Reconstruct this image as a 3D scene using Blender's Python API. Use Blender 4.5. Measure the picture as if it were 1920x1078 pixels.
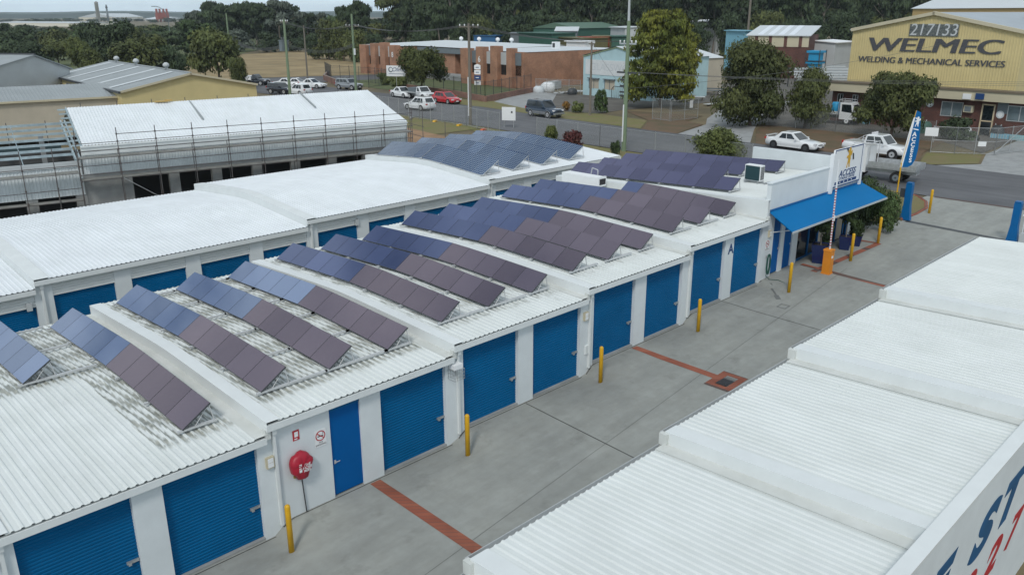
import bpy, bmesh, math, random
from mathutils import Vector, Matrix, noise as mnoise
random.seed(7)
R_ = math.radians
D = bpy.data
COL = bpy.context.scene.collection
scene = bpy.context.scene
for o in list(D.objects): D.objects.remove(o)

# ------------------------------------------------------------------ camera
CP = Vector((-4.55, -18.15, 13.37)); FPX = 1545.84
YAW, PIT, ROL = R_(45.365), R_(-18.344), R_(-0.138)
CF = Vector((math.cos(PIT)*math.cos(YAW), math.cos(PIT)*math.sin(YAW), math.sin(PIT)))
_r = Vector((math.sin(YAW), -math.cos(YAW), 0)); _u = _r.cross(CF)
CR = _r*math.cos(ROL)+_u*math.sin(ROL); CU = -_r*math.sin(ROL)+_u*math.cos(ROL)
cd = D.cameras.new('camera'); cam = D.objects.new('camera', cd); COL.objects.link(cam)
cd.sensor_width = 36; cd.lens = FPX/1920*36; cd.clip_end = 9000; cd.clip_start = .1
cam.matrix_world = Matrix(((CR.x, CU.x, -CF.x, CP.x), (CR.y, CU.y, -CF.y, CP.y), (CR.z, CU.z, -CF.z, CP.z), (0, 0, 0, 1)))
scene.camera = cam

# ------------------------------------------------------------------ world + sun (overcast day)
SUN_EL, SUN_AZ = R_(46), R_(212)      # azimuth measured from +X towards +Y
w = D.worlds.new('World'); scene.world = w; w.use_nodes = True
nt = w.node_tree; nt.nodes.clear()
def N(nt, t, **k):
    n = nt.nodes.new(t)
    for a, b in k.items():
        if hasattr(n, a): setattr(n, a, b)
    return n
out = N(nt, 'ShaderNodeOutputWorld'); bg = N(nt, 'ShaderNodeBackground'); bg.inputs[1].default_value = .1
sky = N(nt, 'ShaderNodeTexSky', sky_type='NISHITA', sun_disc=False)
sky.sun_elevation = SUN_EL; sky.sun_rotation = R_(90)-SUN_AZ; sky.air_density = 1.2; sky.dust_density = 1.5; sky.altitude = 30
tc = N(nt, 'ShaderNodeTexCoord'); sp = N(nt, 'ShaderNodeSeparateXYZ'); nt.links.new(tc.outputs['Generated'], sp.inputs[0])
# cloud layer: project the direction on a flat layer so clouds shrink towards the horizon
zc = N(nt, 'ShaderNodeMath', operation='MAXIMUM'); nt.links.new(sp.outputs[2], zc.inputs[0]); zc.inputs[1].default_value = .0
za = N(nt, 'ShaderNodeMath', operation='ADD'); nt.links.new(zc.outputs[0], za.inputs[0]); za.inputs[1].default_value = .3
dv = N(nt, 'ShaderNodeVectorMath', operation='DIVIDE'); cb = N(nt, 'ShaderNodeCombineXYZ')
for i in range(3): nt.links.new(za.outputs[0], cb.inputs[i])
nt.links.new(tc.outputs['Generated'], dv.inputs[0]); nt.links.new(cb.outputs[0], dv.inputs[1])
nz = N(nt, 'ShaderNodeTexNoise'); nz.inputs['Scale'].default_value = 3.0; nz.inputs['Detail'].default_value = 9; nz.inputs['Roughness'].default_value = .58
nt.links.new(dv.outputs[0], nz.inputs[0])
rp = N(nt, 'ShaderNodeValToRGB'); rp.color_ramp.elements[0].position = .36; rp.color_ramp.elements[1].position = .54
rp.color_ramp.elements[0].color = (.05, .05, .05, 1); rp.color_ramp.elements[1].color = (1, 1, 1, 1)
nt.links.new(nz.outputs[0], rp.inputs[0])
nz2 = N(nt, 'ShaderNodeTexNoise'); nz2.inputs['Scale'].default_value = .9; nz2.inputs['Detail'].default_value = 5; nt.links.new(dv.outputs[0], nz2.inputs[0])
rc = N(nt, 'ShaderNodeValToRGB'); rc.color_ramp.elements[0].position = .3; rc.color_ramp.elements[1].position = .72
rc.color_ramp.elements[0].color = (5.3, 6.2, 6.9, 1); rc.color_ramp.elements[1].color = (8.1, 8.8, 9.0, 1)
nt.links.new(nz2.outputs[0], rc.inputs[0])
mx = N(nt, 'ShaderNodeMixRGB'); nt.links.new(rp.outputs[0], mx.inputs[0]); nt.links.new(sky.outputs[0], mx.inputs[1]); nt.links.new(rc.outputs[0], mx.inputs[2])
hz_ = N(nt, 'ShaderNodeMapRange'); hz_.inputs[1].default_value = .0; hz_.inputs[2].default_value = .22; hz_.inputs[3].default_value = .8; hz_.inputs[4].default_value = 0; nt.links.new(zc.outputs[0], hz_.inputs[0])
mh = N(nt, 'ShaderNodeMixRGB'); mh.inputs[2].default_value = (8.6, 10.6, 12.0, 1); nt.links.new(hz_.outputs[0], mh.inputs[0]); nt.links.new(mx.outputs[0], mh.inputs[1])
nt.links.new(mh.outputs[0], bg.inputs[0]); nt.links.new(bg.outputs[0], out.inputs[0])
sl = D.lights.new('sun', 'SUN'); sl.energy = 1.4; sl.angle = R_(11); sl.color = (1, .96, .9)
so = D.objects.new('sun', sl); COL.objects.link(so)
so.rotation_euler = Vector((math.cos(SUN_EL)*math.cos(SUN_AZ), math.cos(SUN_EL)*math.sin(SUN_AZ), math.sin(SUN_EL))).to_track_quat('Z', 'Y').to_euler()
scene.view_settings.view_transform = 'Standard'; scene.view_settings.look = 'None'
scene.view_settings.exposure = .07; scene.view_settings.gamma = 1
scene.render.engine = 'CYCLES'
try:
    scene.cycles.transparent_max_bounces = 16; scene.cycles.max_bounces = 6
except Exception: pass

# ------------------------------------------------------------------ helpers
def px2(x, y, z=2.15):
    """photo pixel -> point on the horizontal plane z"""
    d = CF + CR*((x-960)/FPX) - CU*((y-539)/FPX)
    t = (z-CP.z)/d.z
    return CP + d*t
def ppm(P):
    return FPX/((Vector(P)-CP).dot(CF))
def pix(P):
    d = Vector(P)-CP; z = d.dot(CF)
    return 960+FPX*d.dot(CR)/z, 539-FPX*d.dot(CU)/z

def tag(o, label=None, cat=None, group=None, kind=None):
    if label: o['label'] = label
    if cat: o['category'] = cat
    if group: o['group'] = group
    if kind: o['kind'] = kind
    return o
def empty(name, loc=(0, 0, 0), rz=0, label=None, cat=None, group=None):
    o = D.objects.new(name, None); COL.objects.link(o); o.location = loc; o.rotation_euler = (0, 0, rz)
    o.empty_display_size = .2
    return tag(o, label, cat, group)
def copy_tree(o, parent=None):
    c = o.copy(); COL.objects.link(c); c.parent = parent
    for ch in [x for x in o.children]: copy_tree(ch, c)
    return c

class MB:
    def __init__(s): s.v = []; s.f = []; s.sm = []
    def add(s, vs, fs, smooth=False):
        b = len(s.v); s.v += [tuple(v) for v in vs]; s.f += [tuple(b+i for i in f) for f in fs]; s.sm += [smooth]*len(fs); return s
    def box(s, x0, x1, y0, y1, z0, z1):
        return s.add([(x0,y0,z0),(x1,y0,z0),(x1,y1,z0),(x0,y1,z0),(x0,y0,z1),(x1,y0,z1),(x1,y1,z1),(x0,y1,z1)],
            [(0,3,2,1),(4,5,6,7),(0,1,5,4),(1,2,6,5),(2,3,7,6),(3,0,4,7)])
    def cbox(s, c, size, rz=0, rx=0, ry=0):
        m = Matrix.Translation(c) @ Matrix.Rotation(rz,4,'Z') @ Matrix.Rotation(ry,4,'Y') @ Matrix.Rotation(rx,4,'X')
        h = [a/2 for a in size]
        vs = [m @ Vector((x*h[0], y*h[1], z*h[2])) for z in (-1,1) for y in (-1,1) for x in (-1,1)]
        return s.add(vs, [(0,2,3,1),(4,5,7,6),(0,1,5,4),(1,3,7,5),(3,2,6,7),(2,0,4,6)])
    def poly(s, pts, smooth=False): return s.add(pts, [tuple(range(len(pts)))], smooth)
    def tube(s, p0, p1, r, r1=None, n=6, cap=True, smooth=True):
        p0 = Vector(p0); p1 = Vector(p1); d = (p1-p0)
        if d.length < 1e-6: return s
        d.normalize(); a = d.orthogonal().normalized(); b = d.cross(a)
        if r1 is None: r1 = r
        vs = []
        for P, rr in ((p0, r), (p1, r1)):
            for i in range(n):
                t = 2*math.pi*i/n; vs.append(P+(a*math.cos(t)+b*math.sin(t))*rr)
        fs = [(i, (i+1) % n, n+(i+1) % n, n+i) for i in range(n)]
        s.add(vs, fs, smooth)
        if cap:
            s.add([vs[i] for i in range(n)], [tuple(reversed(range(n)))]); s.add([vs[n+i] for i in range(n)], [tuple(range(n))])
        return s
    def path(s, pts, r, n=6):
        for a, b in zip(pts, pts[1:]): s.tube(a, b, r, n=n, cap=True)
        return s
    def lathe(s, prof, c=(0,0,0), n=16, smooth=True):
        vs = []
        for (r, z) in prof:
            for i in range(n):
                t = 2*math.pi*i/n; vs.append((c[0]+r*math.cos(t), c[1]+r*math.sin(t), c[2]+z))
        fs = []
        for k in range(len(prof)-1):
            for i in range(n):
                fs.append((k*n+i, k*n+(i+1) % n, (k+1)*n+(i+1) % n, (k+1)*n+i))
        fs.append(tuple(reversed(range(n)))); fs.append(tuple(range((len(prof)-1)*n, len(prof)*n)))
        return s.add(vs, fs, smooth)
    def prism(s, poly, axis, a, b):
        """extrude 2D polygon along axis ('x','y','z') from a to b"""
        n = len(poly)
        def P(u, v, t): return {'x': (t, u, v), 'y': (u, t, v), 'z': (u, v, t)}[axis]
        vs = [P(u, v, a) for u, v in poly]+[P(u, v, b) for u, v in poly]
        return s.add(vs, [tuple(range(n)), tuple(reversed(range(n, 2*n)))]+[(i, (i+1) % n, n+(i+1) % n, n+i) for i in range(n)])
    def build(s, name, mat, parent=None, smooth=None):
        me = D.meshes.new(name); me.from_pydata(s.v, [], s.f)
        me.polygons.foreach_set('use_smooth', s.sm if smooth is None else [smooth]*len(s.f))
        me.materials.append(mat); me.validate(); me.update()
        if len(s.f) < 60000:
            bm = bmesh.new(); bm.from_mesh(me); bmesh.ops.recalc_face_normals(bm, faces=bm.faces); bm.to_mesh(me); bm.free()
        o = D.objects.new(name, me); COL.objects.link(o); o.parent = parent
        return o
def struct(name, mb, mat, kind='structure', label=None):
    o = mb.build(name, mat); o['kind'] = kind
    o['label'] = label or name.replace('_', ' '); return o

def text(name, s, mat, parent, loc, rot, size, sx=1, shear=0, depth=.01, bold=0, align='CENTER'):
    cu = D.curves.new(name, 'FONT'); cu.body = s; cu.size = size; cu.extrude = depth; cu.shear = shear; cu.offset = bold
    cu.align_x = align; cu.align_y = 'CENTER'
    t = D.objects.new(name+'_tmp', cu); COL.objects.link(t); bpy.context.view_layer.update()
    dg = bpy.context.evaluated_depsgraph_get(); me = D.meshes.new_from_object(t.evaluated_get(dg))
    D.objects.remove(t); D.curves.remove(cu)
    me.materials.clear(); me.materials.append(mat)
    o = D.objects.new(name, me); COL.objects.link(o); o.parent = parent; o.location = loc; o.rotation_euler = rot; o.scale = (sx, 1, 1)
    return o

# ------------------------------------------------------------------ materials
MATS = {}
def mat(name, col, rough=.6, metal=0, var=.0, vscale=3, spec=.5, col2=None, bump=0, bscale=40, coat=0, obj_rand=0, coords='Object', stretch=None, trans=None, ior=None):
    if name in MATS: return MATS[name]
    m = D.materials.new(name); m.use_nodes = True; nt = m.node_tree; b = nt.nodes['Principled BSDF']
    b.inputs['Roughness'].default_value = rough; b.inputs['Metallic'].default_value = metal
    b.inputs['Specular IOR Level'].default_value = spec; b.inputs['Coat Weight'].default_value = coat
    b.inputs['Base Color'].default_value = (*col, 1)
    if ior: b.inputs['IOR'].default_value = ior
    if trans: b.inputs['Alpha'].default_value = trans
    if var or col2:
        tc = N(nt, 'ShaderNodeTexCoord'); src = tc.outputs[coords]
        if stretch:
            mp = N(nt, 'ShaderNodeMapping'); mp.inputs['Scale'].default_value = stretch; nt.links.new(src, mp.inputs[0]); src = mp.outputs[0]
        nz = N(nt, 'ShaderNodeTexNoise'); nz.inputs['Scale'].default_value = vscale; nz.inputs['Detail'].default_value = 7; nz.inputs['Roughness'].default_value = .6
        nt.links.new(src, nz.inputs[0])
        rp = N(nt, 'ShaderNodeValToRGB'); rp.color_ramp.elements[0].position = .3; rp.color_ramp.elements[1].position = .7
        c2 = col2 or tuple(c*(1-var) for c in col); c1 = col if col2 else tuple(min(1, c*(1+var*.5)) for c in col)
        rp.color_ramp.elements[0].color = (*c2, 1); rp.color_ramp.elements[1].color = (*c1, 1)
        nt.links.new(nz.outputs[0], rp.inputs[0]); last = rp.outputs[0]
        if obj_rand:
            oi = N(nt, 'ShaderNodeObjectInfo'); hs = N(nt, 'ShaderNodeHueSaturation')
            mr = N(nt, 'ShaderNodeMapRange'); mr.inputs[3].default_value = 1-obj_rand; mr.inputs[4].default_value = 1+obj_rand
            nt.links.new(oi.outputs['Random'], mr.inputs[0]); nt.links.new(mr.outputs[0], hs.inputs['Value']); nt.links.new(last, hs.inputs['Color']); last = hs.outputs[0]
        nt.links.new(last, b.inputs['Base Color'])
    if bump:
        tc2 = N(nt, 'ShaderNodeTexCoord'); n2 = N(nt, 'ShaderNodeTexNoise'); n2.inputs['Scale'].default_value = bscale; nt.links.new(tc2.outputs['Object'], n2.inputs[0])
        bp = N(nt, 'ShaderNodeBump'); bp.inputs['Strength'].default_value = bump; nt.links.new(n2.outputs[0], bp.inputs['Height']); nt.links.new(bp.outputs[0], b.inputs['Normal'])
    MATS[name] = m; return m

def roof_mat(name, col, dirt=True):
    """painted ribbed steel; the 'dirt' attribute carries moss and grime that has grown around the panel frames"""
    m = mat(name, col, .42, var=.07, vscale=.55, spec=.4)
    nt = m.node_tree; b = nt.nodes['Principled BSDF']
    lk = b.inputs['Base Color'].links[0]; base = lk.from_socket
    tc = N(nt, 'ShaderNodeTexCoord'); mp = N(nt, 'ShaderNodeMapping'); mp.inputs['Scale'].default_value = (2.5, .35, 1); nt.links.new(tc.outputs['Object'], mp.inputs[0])
    n0 = N(nt, 'ShaderNodeTexNoise'); n0.inputs['Scale'].default_value = 1.5; n0.inputs['Detail'].default_value = 4; nt.links.new(mp.outputs[0], n0.inputs[0])
    r0 = N(nt, 'ShaderNodeValToRGB'); r0.color_ramp.elements[0].color = (.955, .96, .95, 1); r0.color_ramp.elements[0].position = .35; r0.color_ramp.elements[1].color = (1, 1, 1, 1); r0.color_ramp.elements[1].position = .6
    nt.links.new(n0.outputs[0], r0.inputs[0])
    mu = N(nt, 'ShaderNodeMixRGB', blend_type='MULTIPLY'); mu.inputs[0].default_value = 1; nt.links.new(base, mu.inputs[1]); nt.links.new(r0.outputs[0], mu.inputs[2]); base = mu.outputs[0]
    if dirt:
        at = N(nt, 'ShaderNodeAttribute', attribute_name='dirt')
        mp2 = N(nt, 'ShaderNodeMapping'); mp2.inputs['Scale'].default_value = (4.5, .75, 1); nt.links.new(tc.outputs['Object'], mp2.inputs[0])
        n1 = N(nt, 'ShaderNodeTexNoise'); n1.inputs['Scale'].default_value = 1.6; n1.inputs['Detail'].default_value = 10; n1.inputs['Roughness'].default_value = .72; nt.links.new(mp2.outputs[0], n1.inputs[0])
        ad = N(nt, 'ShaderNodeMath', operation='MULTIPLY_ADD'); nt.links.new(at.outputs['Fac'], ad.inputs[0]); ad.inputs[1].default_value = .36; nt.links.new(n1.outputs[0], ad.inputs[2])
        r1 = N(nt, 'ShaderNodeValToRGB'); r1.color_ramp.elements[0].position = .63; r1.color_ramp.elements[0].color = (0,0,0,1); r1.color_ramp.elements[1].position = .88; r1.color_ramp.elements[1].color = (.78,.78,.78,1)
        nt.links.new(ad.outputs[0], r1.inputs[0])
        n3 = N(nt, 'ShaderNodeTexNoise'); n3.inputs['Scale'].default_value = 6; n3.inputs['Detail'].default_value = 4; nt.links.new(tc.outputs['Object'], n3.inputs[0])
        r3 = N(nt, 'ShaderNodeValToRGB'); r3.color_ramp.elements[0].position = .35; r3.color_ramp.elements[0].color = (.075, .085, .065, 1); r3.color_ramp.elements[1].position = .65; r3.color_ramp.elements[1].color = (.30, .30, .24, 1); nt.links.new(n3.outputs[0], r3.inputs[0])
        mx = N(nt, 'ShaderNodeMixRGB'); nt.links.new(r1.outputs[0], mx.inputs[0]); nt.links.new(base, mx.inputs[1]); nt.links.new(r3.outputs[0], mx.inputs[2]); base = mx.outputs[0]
    nt.links.new(base, b.inputs['Base Color'])
    return m

def brick_mat(name, c1, c2, mortar, scale=1):
    m = D.materials.new(name); m.use_nodes = True; nt = m.node_tree; b = nt.nodes['Principled BSDF']; b.inputs['Roughness'].default_value = .85
    tc = N(nt, 'ShaderNodeTexCoord'); sp = N(nt, 'ShaderNodeSeparateXYZ'); nt.links.new(tc.outputs['Object'], sp.inputs[0])
    ad = N(nt, 'ShaderNodeMath', operation='ADD'); nt.links.new(sp.outputs[0], ad.inputs[0]); nt.links.new(sp.outputs[1], ad.inputs[1])
    cb = N(nt, 'ShaderNodeCombineXYZ'); nt.links.new(ad.outputs[0], cb.inputs[0]); nt.links.new(sp.outputs[2], cb.inputs[1])
    bt = N(nt, 'ShaderNodeTexBrick'); bt.inputs['Scale'].default_value = 1; bt.inputs['Brick Width'].default_value = .24*scale; bt.inputs['Row Height'].default_value = .086*scale; bt.inputs['Mortar Size'].default_value = .01*scale
    bt.inputs['Color1'].default_value = (*c1, 1); bt.inputs['Color2'].default_value = (*c2, 1); bt.inputs['Mortar'].default_value = (*mortar, 1)
    nt.links.new(cb.outputs[0], bt.inputs[0])
    nz = N(nt, 'ShaderNodeTexNoise'); nz.inputs['Scale'].default_value = .6; nz.inputs['Detail'].default_value = 6; nt.links.new(tc.outputs['Object'], nz.inputs[0])
    rp = N(nt, 'ShaderNodeValToRGB'); rp.color_ramp.elements[0].color = (.7,.7,.7,1); rp.color_ramp.elements[1].color = (1.15,1.12,1.1,1); rp.color_ramp.elements[0].position=.3; rp.color_ramp.elements[1].position=.7
    nt.links.new(nz.outputs[0], rp.inputs[0]); mu = N(nt, 'ShaderNodeMixRGB', blend_type='MULTIPLY'); mu.inputs[0].default_value = 1
    nt.links.new(bt.outputs[0], mu.inputs[1]); nt.links.new(rp.outputs[0], mu.inputs[2]); nt.links.new(mu.outputs[0], b.inputs['Base Color'])
    return m

M = {}
M['roof'] = roof_mat('white_ribbed_steel', (.70, .735, .725))
M['roofb'] = roof_mat('white_ribbed_steel_clean', (.76, .80, .83), False)
M['wall'] = mat('white_render', (.68, .73, .75), .75, var=.09, vscale=.8, bump=.08, bscale=25)
M['trim'] = mat('white_trim', (.71, .745, .745), .5, var=.05, vscale=1.5)
M['dirtytrim'] = mat('white_trim_weathered', (.66, .68, .66), .6, vscale=1.3, col2=(.54, .56, .53))
M['bluedoor'] = mat('blue_roller_steel', (.0005, .112, .28), .5, spec=.12, var=.12, vscale=.7, obj_rand=.07)
M['bluedoor2'] = mat('blue_flat_door', (.0005, .10, .33), .5, spec=.12, var=.05)
M['awning'] = mat('blue_awning', (.0005, .155, .40), .6, spec=.1, var=.06, vscale=.6)
M['bluepost'] = mat('blue_gloss_paint', (.002, .12, .34), .4, spec=.25, var=.08)
M['yellow'] = mat('yellow_paint', (.72, .40, .012), .5, var=.12, vscale=3)
M['orange'] = mat('orange_paint', (.72, .25, .015), .5, var=.1, vscale=3)
M['galv'] = mat('galvanised_steel', (.5, .52, .53), .45, metal=.6, var=.25, vscale=4)
M['alu'] = mat('aluminium', (.62, .63, .64), .4, metal=.5, var=.1)
M['darkmetal'] = mat('dark_metal', (.05, .055, .06), .5)
M['black'] = mat('black_rubber', (.012, .012, .013), .7)
M['blackgap'] = mat('dark_gap', (.03, .03, .035), .9)
M['red'] = mat('red_vinyl', (.42, .012, .035), .45, var=.2, vscale=2.5)
M['redpaint'] = mat('red_car_paint', (.5, .008, .014), .25, coat=1)
M['whitepaint'] = mat('white_car_paint', (.78, .80, .81), .3, coat=1)
M['navy'] = mat('navy_car_paint', (.012, .03, .06), .2, coat=1)
M['silver'] = mat('silver_car_paint', (.35, .37, .39), .3, metal=.5, coat=1)
M['darkpaint'] = mat('dark_car_paint', (.015, .02, .03), .25, coat=1)
M['glass'] = mat('dark_window_glass', (.012, .018, .022), .06, spec=.9)
M['glasslight'] = mat('curtained_window_glass', (.16, .21, .23), .15, spec=.9, var=.3, vscale=1.2)
M['lamp'] = mat('lamp_lens', (.7, .7, .72), .15)
M['tail'] = mat('red_lamp_lens', (.45, .02, .02), .2)
M['plate'] = mat('yellow_plate', (.75, .62, .03), .5)
M['white'] = mat('white_paint', (.8, .82, .83), .5)
M['signblue'] = mat('sign_navy_blue', (.01, .05, .17), .6)
M['faded'] = mat('faded_dark_paint', (.028, .034, .06), .8, vscale=14, col2=(.12, .12, .11), stretch=(1, 1, .1))
M['signred'] = mat('sign_red', (.45, .02, .03), .6)
M['signgold'] = mat('sign_gold', (.62, .36, .02), .6)
M['greybrown'] = mat('timber_post', (.20, .18, .15), .85, var=.35, vscale=6, stretch=(8, 8, .4))
M['greenpole'] = mat('treated_green_timber', (.20, .27, .17), .85, var=.3, vscale=6, stretch=(8, 8, .4))
M['brick'] = brick_mat('orange_brown_brick', (.34, .15, .085), (.43, .205, .115), (.34, .27, .21))
M['brickdark'] = brick_mat('dark_red_brick', (.10, .032, .025), (.15, .05, .035), (.12, .1, .09))
M['bricklow'] = brick_mat('purple_brown_brick', (.20, .09, .07), (.26, .125, .09), (.26, .22, .19))
M['paver'] = brick_mat('red_paver', (.28, .085, .05), (.36, .12, .07), (.12, .08, .07), .9)
M['greycrete'] = mat('raw_concrete', (.32, .33, .33), .85, var=.22, vscale=1.2, bump=.15)
M['creamsteel'] = mat('cream_ribbed_steel', (.62, .52, .26), .55, var=.12, vscale=.35)
M['creampale'] = mat('pale_cream_steel', (.55, .50, .36), .55, var=.1, vscale=.3)
M['beige'] = mat('beige_wall', (.5, .45, .36), .7, var=.12, vscale=.5)
M['greyroof'] = mat('grey_sheet_roof', (.30, .33, .34), .5, var=.12, vscale=.4)
M['palegrey'] = mat('pale_grey_steel', (.5, .53, .54), .5, var=.12, vscale=.4)
M['skylight'] = mat('translucent_roof_sheet', (.58, .62, .64), .5)
M['lightblue'] = mat('light_blue_render', (.44, .62, .66), .8, var=.12, vscale=.7)
M['cyan'] = mat('cyan_paint', (.20, .44, .56), .6, var=.12)
M['green'] = mat('green_container_steel', (.04, .12, .09), .6, var=.2)
M['olive'] = mat('olive_container_steel', (.13, .12, .05), .6, var=.2)
M['rust'] = mat('rust_red_container_steel', (.33, .06, .03), .6, var=.25)
M['slate'] = mat('slate_sheet', (.16, .19, .21), .6, var=.1)
M['concrete'] = mat('driveway_concrete', (.335, .347, .322), .8, vscale=.3, col2=(.275, .287, .272), bump=.12, bscale=30, coords='Object')
def stain(m, stretch, scale, lo, hi, p0, p1):
    nt = m.node_tree; b = nt.nodes['Principled BSDF']; src = b.inputs['Base Color'].links[0].from_socket
    tc = N(nt, 'ShaderNodeTexCoord'); mp = N(nt, 'ShaderNodeMapping'); mp.inputs['Scale'].default_value = stretch; nt.links.new(tc.outputs['Object'], mp.inputs[0])
    n = N(nt, 'ShaderNodeTexNoise'); n.inputs['Scale'].default_value = scale; n.inputs['Detail'].default_value = 8; n.inputs['Roughness'].default_value = .65; nt.links.new(mp.outputs[0], n.inputs[0])
    r = N(nt, 'ShaderNodeValToRGB'); r.color_ramp.elements[0].position = p0; r.color_ramp.elements[1].position = p1; r.color_ramp.elements[0].color = (*lo, 1); r.color_ramp.elements[1].color = (*hi, 1); nt.links.new(n.outputs[0], r.inputs[0])
    mu = N(nt, 'ShaderNodeMixRGB', blend_type='MULTIPLY'); mu.inputs[0].default_value = 1; nt.links.new(src, mu.inputs[1]); nt.links.new(r.outputs[0], mu.inputs[2]); nt.links.new(mu.outputs[0], b.inputs['Base Color'])
stain(M['concrete'], (.25, 1.6, 1), 1.0, (.88, .88, .88), (1.05, 1.05, 1.05), .35, .65)
stain(M['concrete'], (1, 1, 1), 2.2, (.91, .90, .89), (1.03, 1.03, 1.03), .35, .65)
stain(M['concrete'], (1, 1, 1), .9, (.74, .73, .72), (1, 1, 1), .26, .42)
M['asphalt'] = mat('road_asphalt', (.14, .143, .152), .85, vscale=.25, col2=(.095, .098, .106), bump=.25, bscale=20)
stain(M['asphalt'], (1.4, .12, 1), 1.0, (.82, .82, .82), (1.12, 1.12, 1.12), .35, .65)
M['ground'] = mat('dry_earth_and_grass', (.21, .165, .09), .95, vscale=.12, col2=(.085, .075, .045), bump=.3, bscale=6)
M['dryfield'] = mat('dry_yellow_grass', (.36, .27, .14), .95, vscale=.15, col2=(.20, .15, .075))
M['grass'] = mat('mown_grass', (.15, .16, .045), .95, vscale=.5, col2=(.19, .15, .075), bump=.6, bscale=14)
M['greengrass'] = mat('green_lawn', (.07, .11, .035), .95, vscale=.6, col2=(.12, .12, .05))
M['dirt'] = mat('bare_earth', (.36, .22, .12), .95, vscale=.5, col2=(.21, .13, .075), bump=.5, bscale=5)
M['leaflitter'] = mat('leaf_litter_verge', (.17, .10, .06), .95, vscale=.5, col2=(.09, .08, .04), bump=.5, bscale=8)
M['gravel'] = mat('dark_yard_gravel', (.15, .14, .125), .95, vscale=.6, col2=(.085, .08, .07), bump=.4, bscale=10)
M['crack'] = mat('joint_sealant', (.05, .05, .05), .9)
M['bark'] = mat('bark', (.12, .09, .07), .9, var=.3, vscale=4, stretch=(3, 3, .5))
M['gumbark'] = mat('pale_gum_bark', (.30, .27, .23), .85, vscale=3, col2=(.12, .10, .085), stretch=(2, 2, .4))
M['pot'] = mat('cobalt_glazed_pot', (.004, .016, .09), .25, coat=.5)
M['soil'] = mat('dark_soil', (.03, .022, .016), .95)
M['hose'] = mat('green_hose', (.01, .08, .06), .5)

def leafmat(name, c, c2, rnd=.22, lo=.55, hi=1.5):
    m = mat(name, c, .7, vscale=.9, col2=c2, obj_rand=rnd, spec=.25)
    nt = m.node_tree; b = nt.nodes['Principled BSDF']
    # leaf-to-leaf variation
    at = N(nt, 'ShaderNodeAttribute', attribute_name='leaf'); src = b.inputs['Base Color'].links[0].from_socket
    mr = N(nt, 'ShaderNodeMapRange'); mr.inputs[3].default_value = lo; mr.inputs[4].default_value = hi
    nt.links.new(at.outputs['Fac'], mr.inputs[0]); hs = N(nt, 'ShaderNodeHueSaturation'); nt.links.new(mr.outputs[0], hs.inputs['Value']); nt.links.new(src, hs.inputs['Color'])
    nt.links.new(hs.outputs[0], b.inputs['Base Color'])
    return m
M['leafdark'] = leafmat('dark_eucalypt_foliage', (.058, .082, .036), (.028, .047, .025))
M['leafolive'] = leafmat('olive_foliage', (.105, .118, .036), (.05, .066, .024))
M['leafgold'] = leafmat('golden_conifer_foliage', (.165, .16, .022), (.034, .058, .014), .05, .14, 2.3)
M['leafgreen'] = leafmat('mid_green_foliage', (.06, .09, .03), (.028, .05, .018))
M['leafbush'] = leafmat('bright_bush_foliage', (.13, .15, .045), (.06, .08, .025))
M['leafgrey'] = leafmat('grey_green_foliage', (.11, .13, .10), (.06, .08, .065))
M['leafred'] = leafmat('burgundy_foliage', (.14, .035, .04), (.06, .035, .025))
M['leaforange'] = leafmat('orange_brown_foliage', (.26, .12, .03), (.12, .08, .02))

# solar cell glass: dark thin film under glass that mirrors the sky
def panel_mat(name, c, rough=.09, grid=False):
    m = mat(name, c, rough, metal=.9, spec=.5)
    nt = m.node_tree; b = nt.nodes['Principled BSDF']
    oi = N(nt, 'ShaderNodeObjectInfo'); mr = N(nt, 'ShaderNodeMapRange'); mr.inputs[3].default_value = .86; mr.inputs[4].default_value = 1.14
    nt.links.new(oi.outputs['Random'], mr.inputs[0])
    tc = N(nt, 'ShaderNodeTexCoord'); base = None
    rgb = N(nt, 'ShaderNodeRGB'); rgb.outputs[0].default_value = (*c, 1); base = rgb.outputs[0]
    if grid:
        sp = N(nt, 'ShaderNodeSeparateXYZ'); nt.links.new(tc.outputs['UV'], sp.inputs[0]); ms = []
        for i, n in ((0, 6), (1, 10)):
            a = N(nt, 'ShaderNodeMath', operation='MULTIPLY'); a.inputs[1].default_value = n; nt.links.new(sp.outputs[i], a.inputs[0])
            fr = N(nt, 'ShaderNodeMath', operation='FRACT'); nt.links.new(a.outputs[0], fr.inputs[0])
            g = N(nt, 'ShaderNodeMath', operation='LESS_THAN'); g.inputs[1].default_value = .15; nt.links.new(fr.outputs[0], g.inputs[0]); ms.append(g)
        mxm = N(nt, 'ShaderNodeMath', operation='MAXIMUM'); nt.links.new(ms[0].outputs[0], mxm.inputs[0]); nt.links.new(ms[1].outputs[0], mxm.inputs[1])
        mm = N(nt, 'ShaderNodeMixRGB'); mm.inputs[2].default_value = (.42, .50, .60, 1); nt.links.new(mxm.outputs[0], mm.inputs[0]); nt.links.new(base, mm.inputs[1]); base = mm.outputs[0]
    hs = N(nt, 'ShaderNodeHueSaturation'); nt.links.new(mr.outputs[0], hs.inputs['Value']); nt.links.new(base, hs.inputs['Color']); nt.links.new(hs.outputs[0], b.inputs['Base Color'])
    n = N(nt, 'ShaderNodeTexNoise'); n.inputs['Scale'].default_value = 1.3; nt.links.new(tc.outputs['Object'], n.inputs[0])
    mr2 = N(nt, 'ShaderNodeMapRange'); mr2.inputs[3].default_value = rough*.6; mr2.inputs[4].default_value = rough*1.8; nt.links.new(n.outputs[0], mr2.inputs[0]); nt.links.new(mr2.outputs[0], b.inputs['Roughness'])
    return m
M['pbluerefl'] = panel_mat('thin_film_glass_blue_reflection', (.23, .29, .44), .045)  # blue sky reflection of the far slope put into the glass colour
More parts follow.
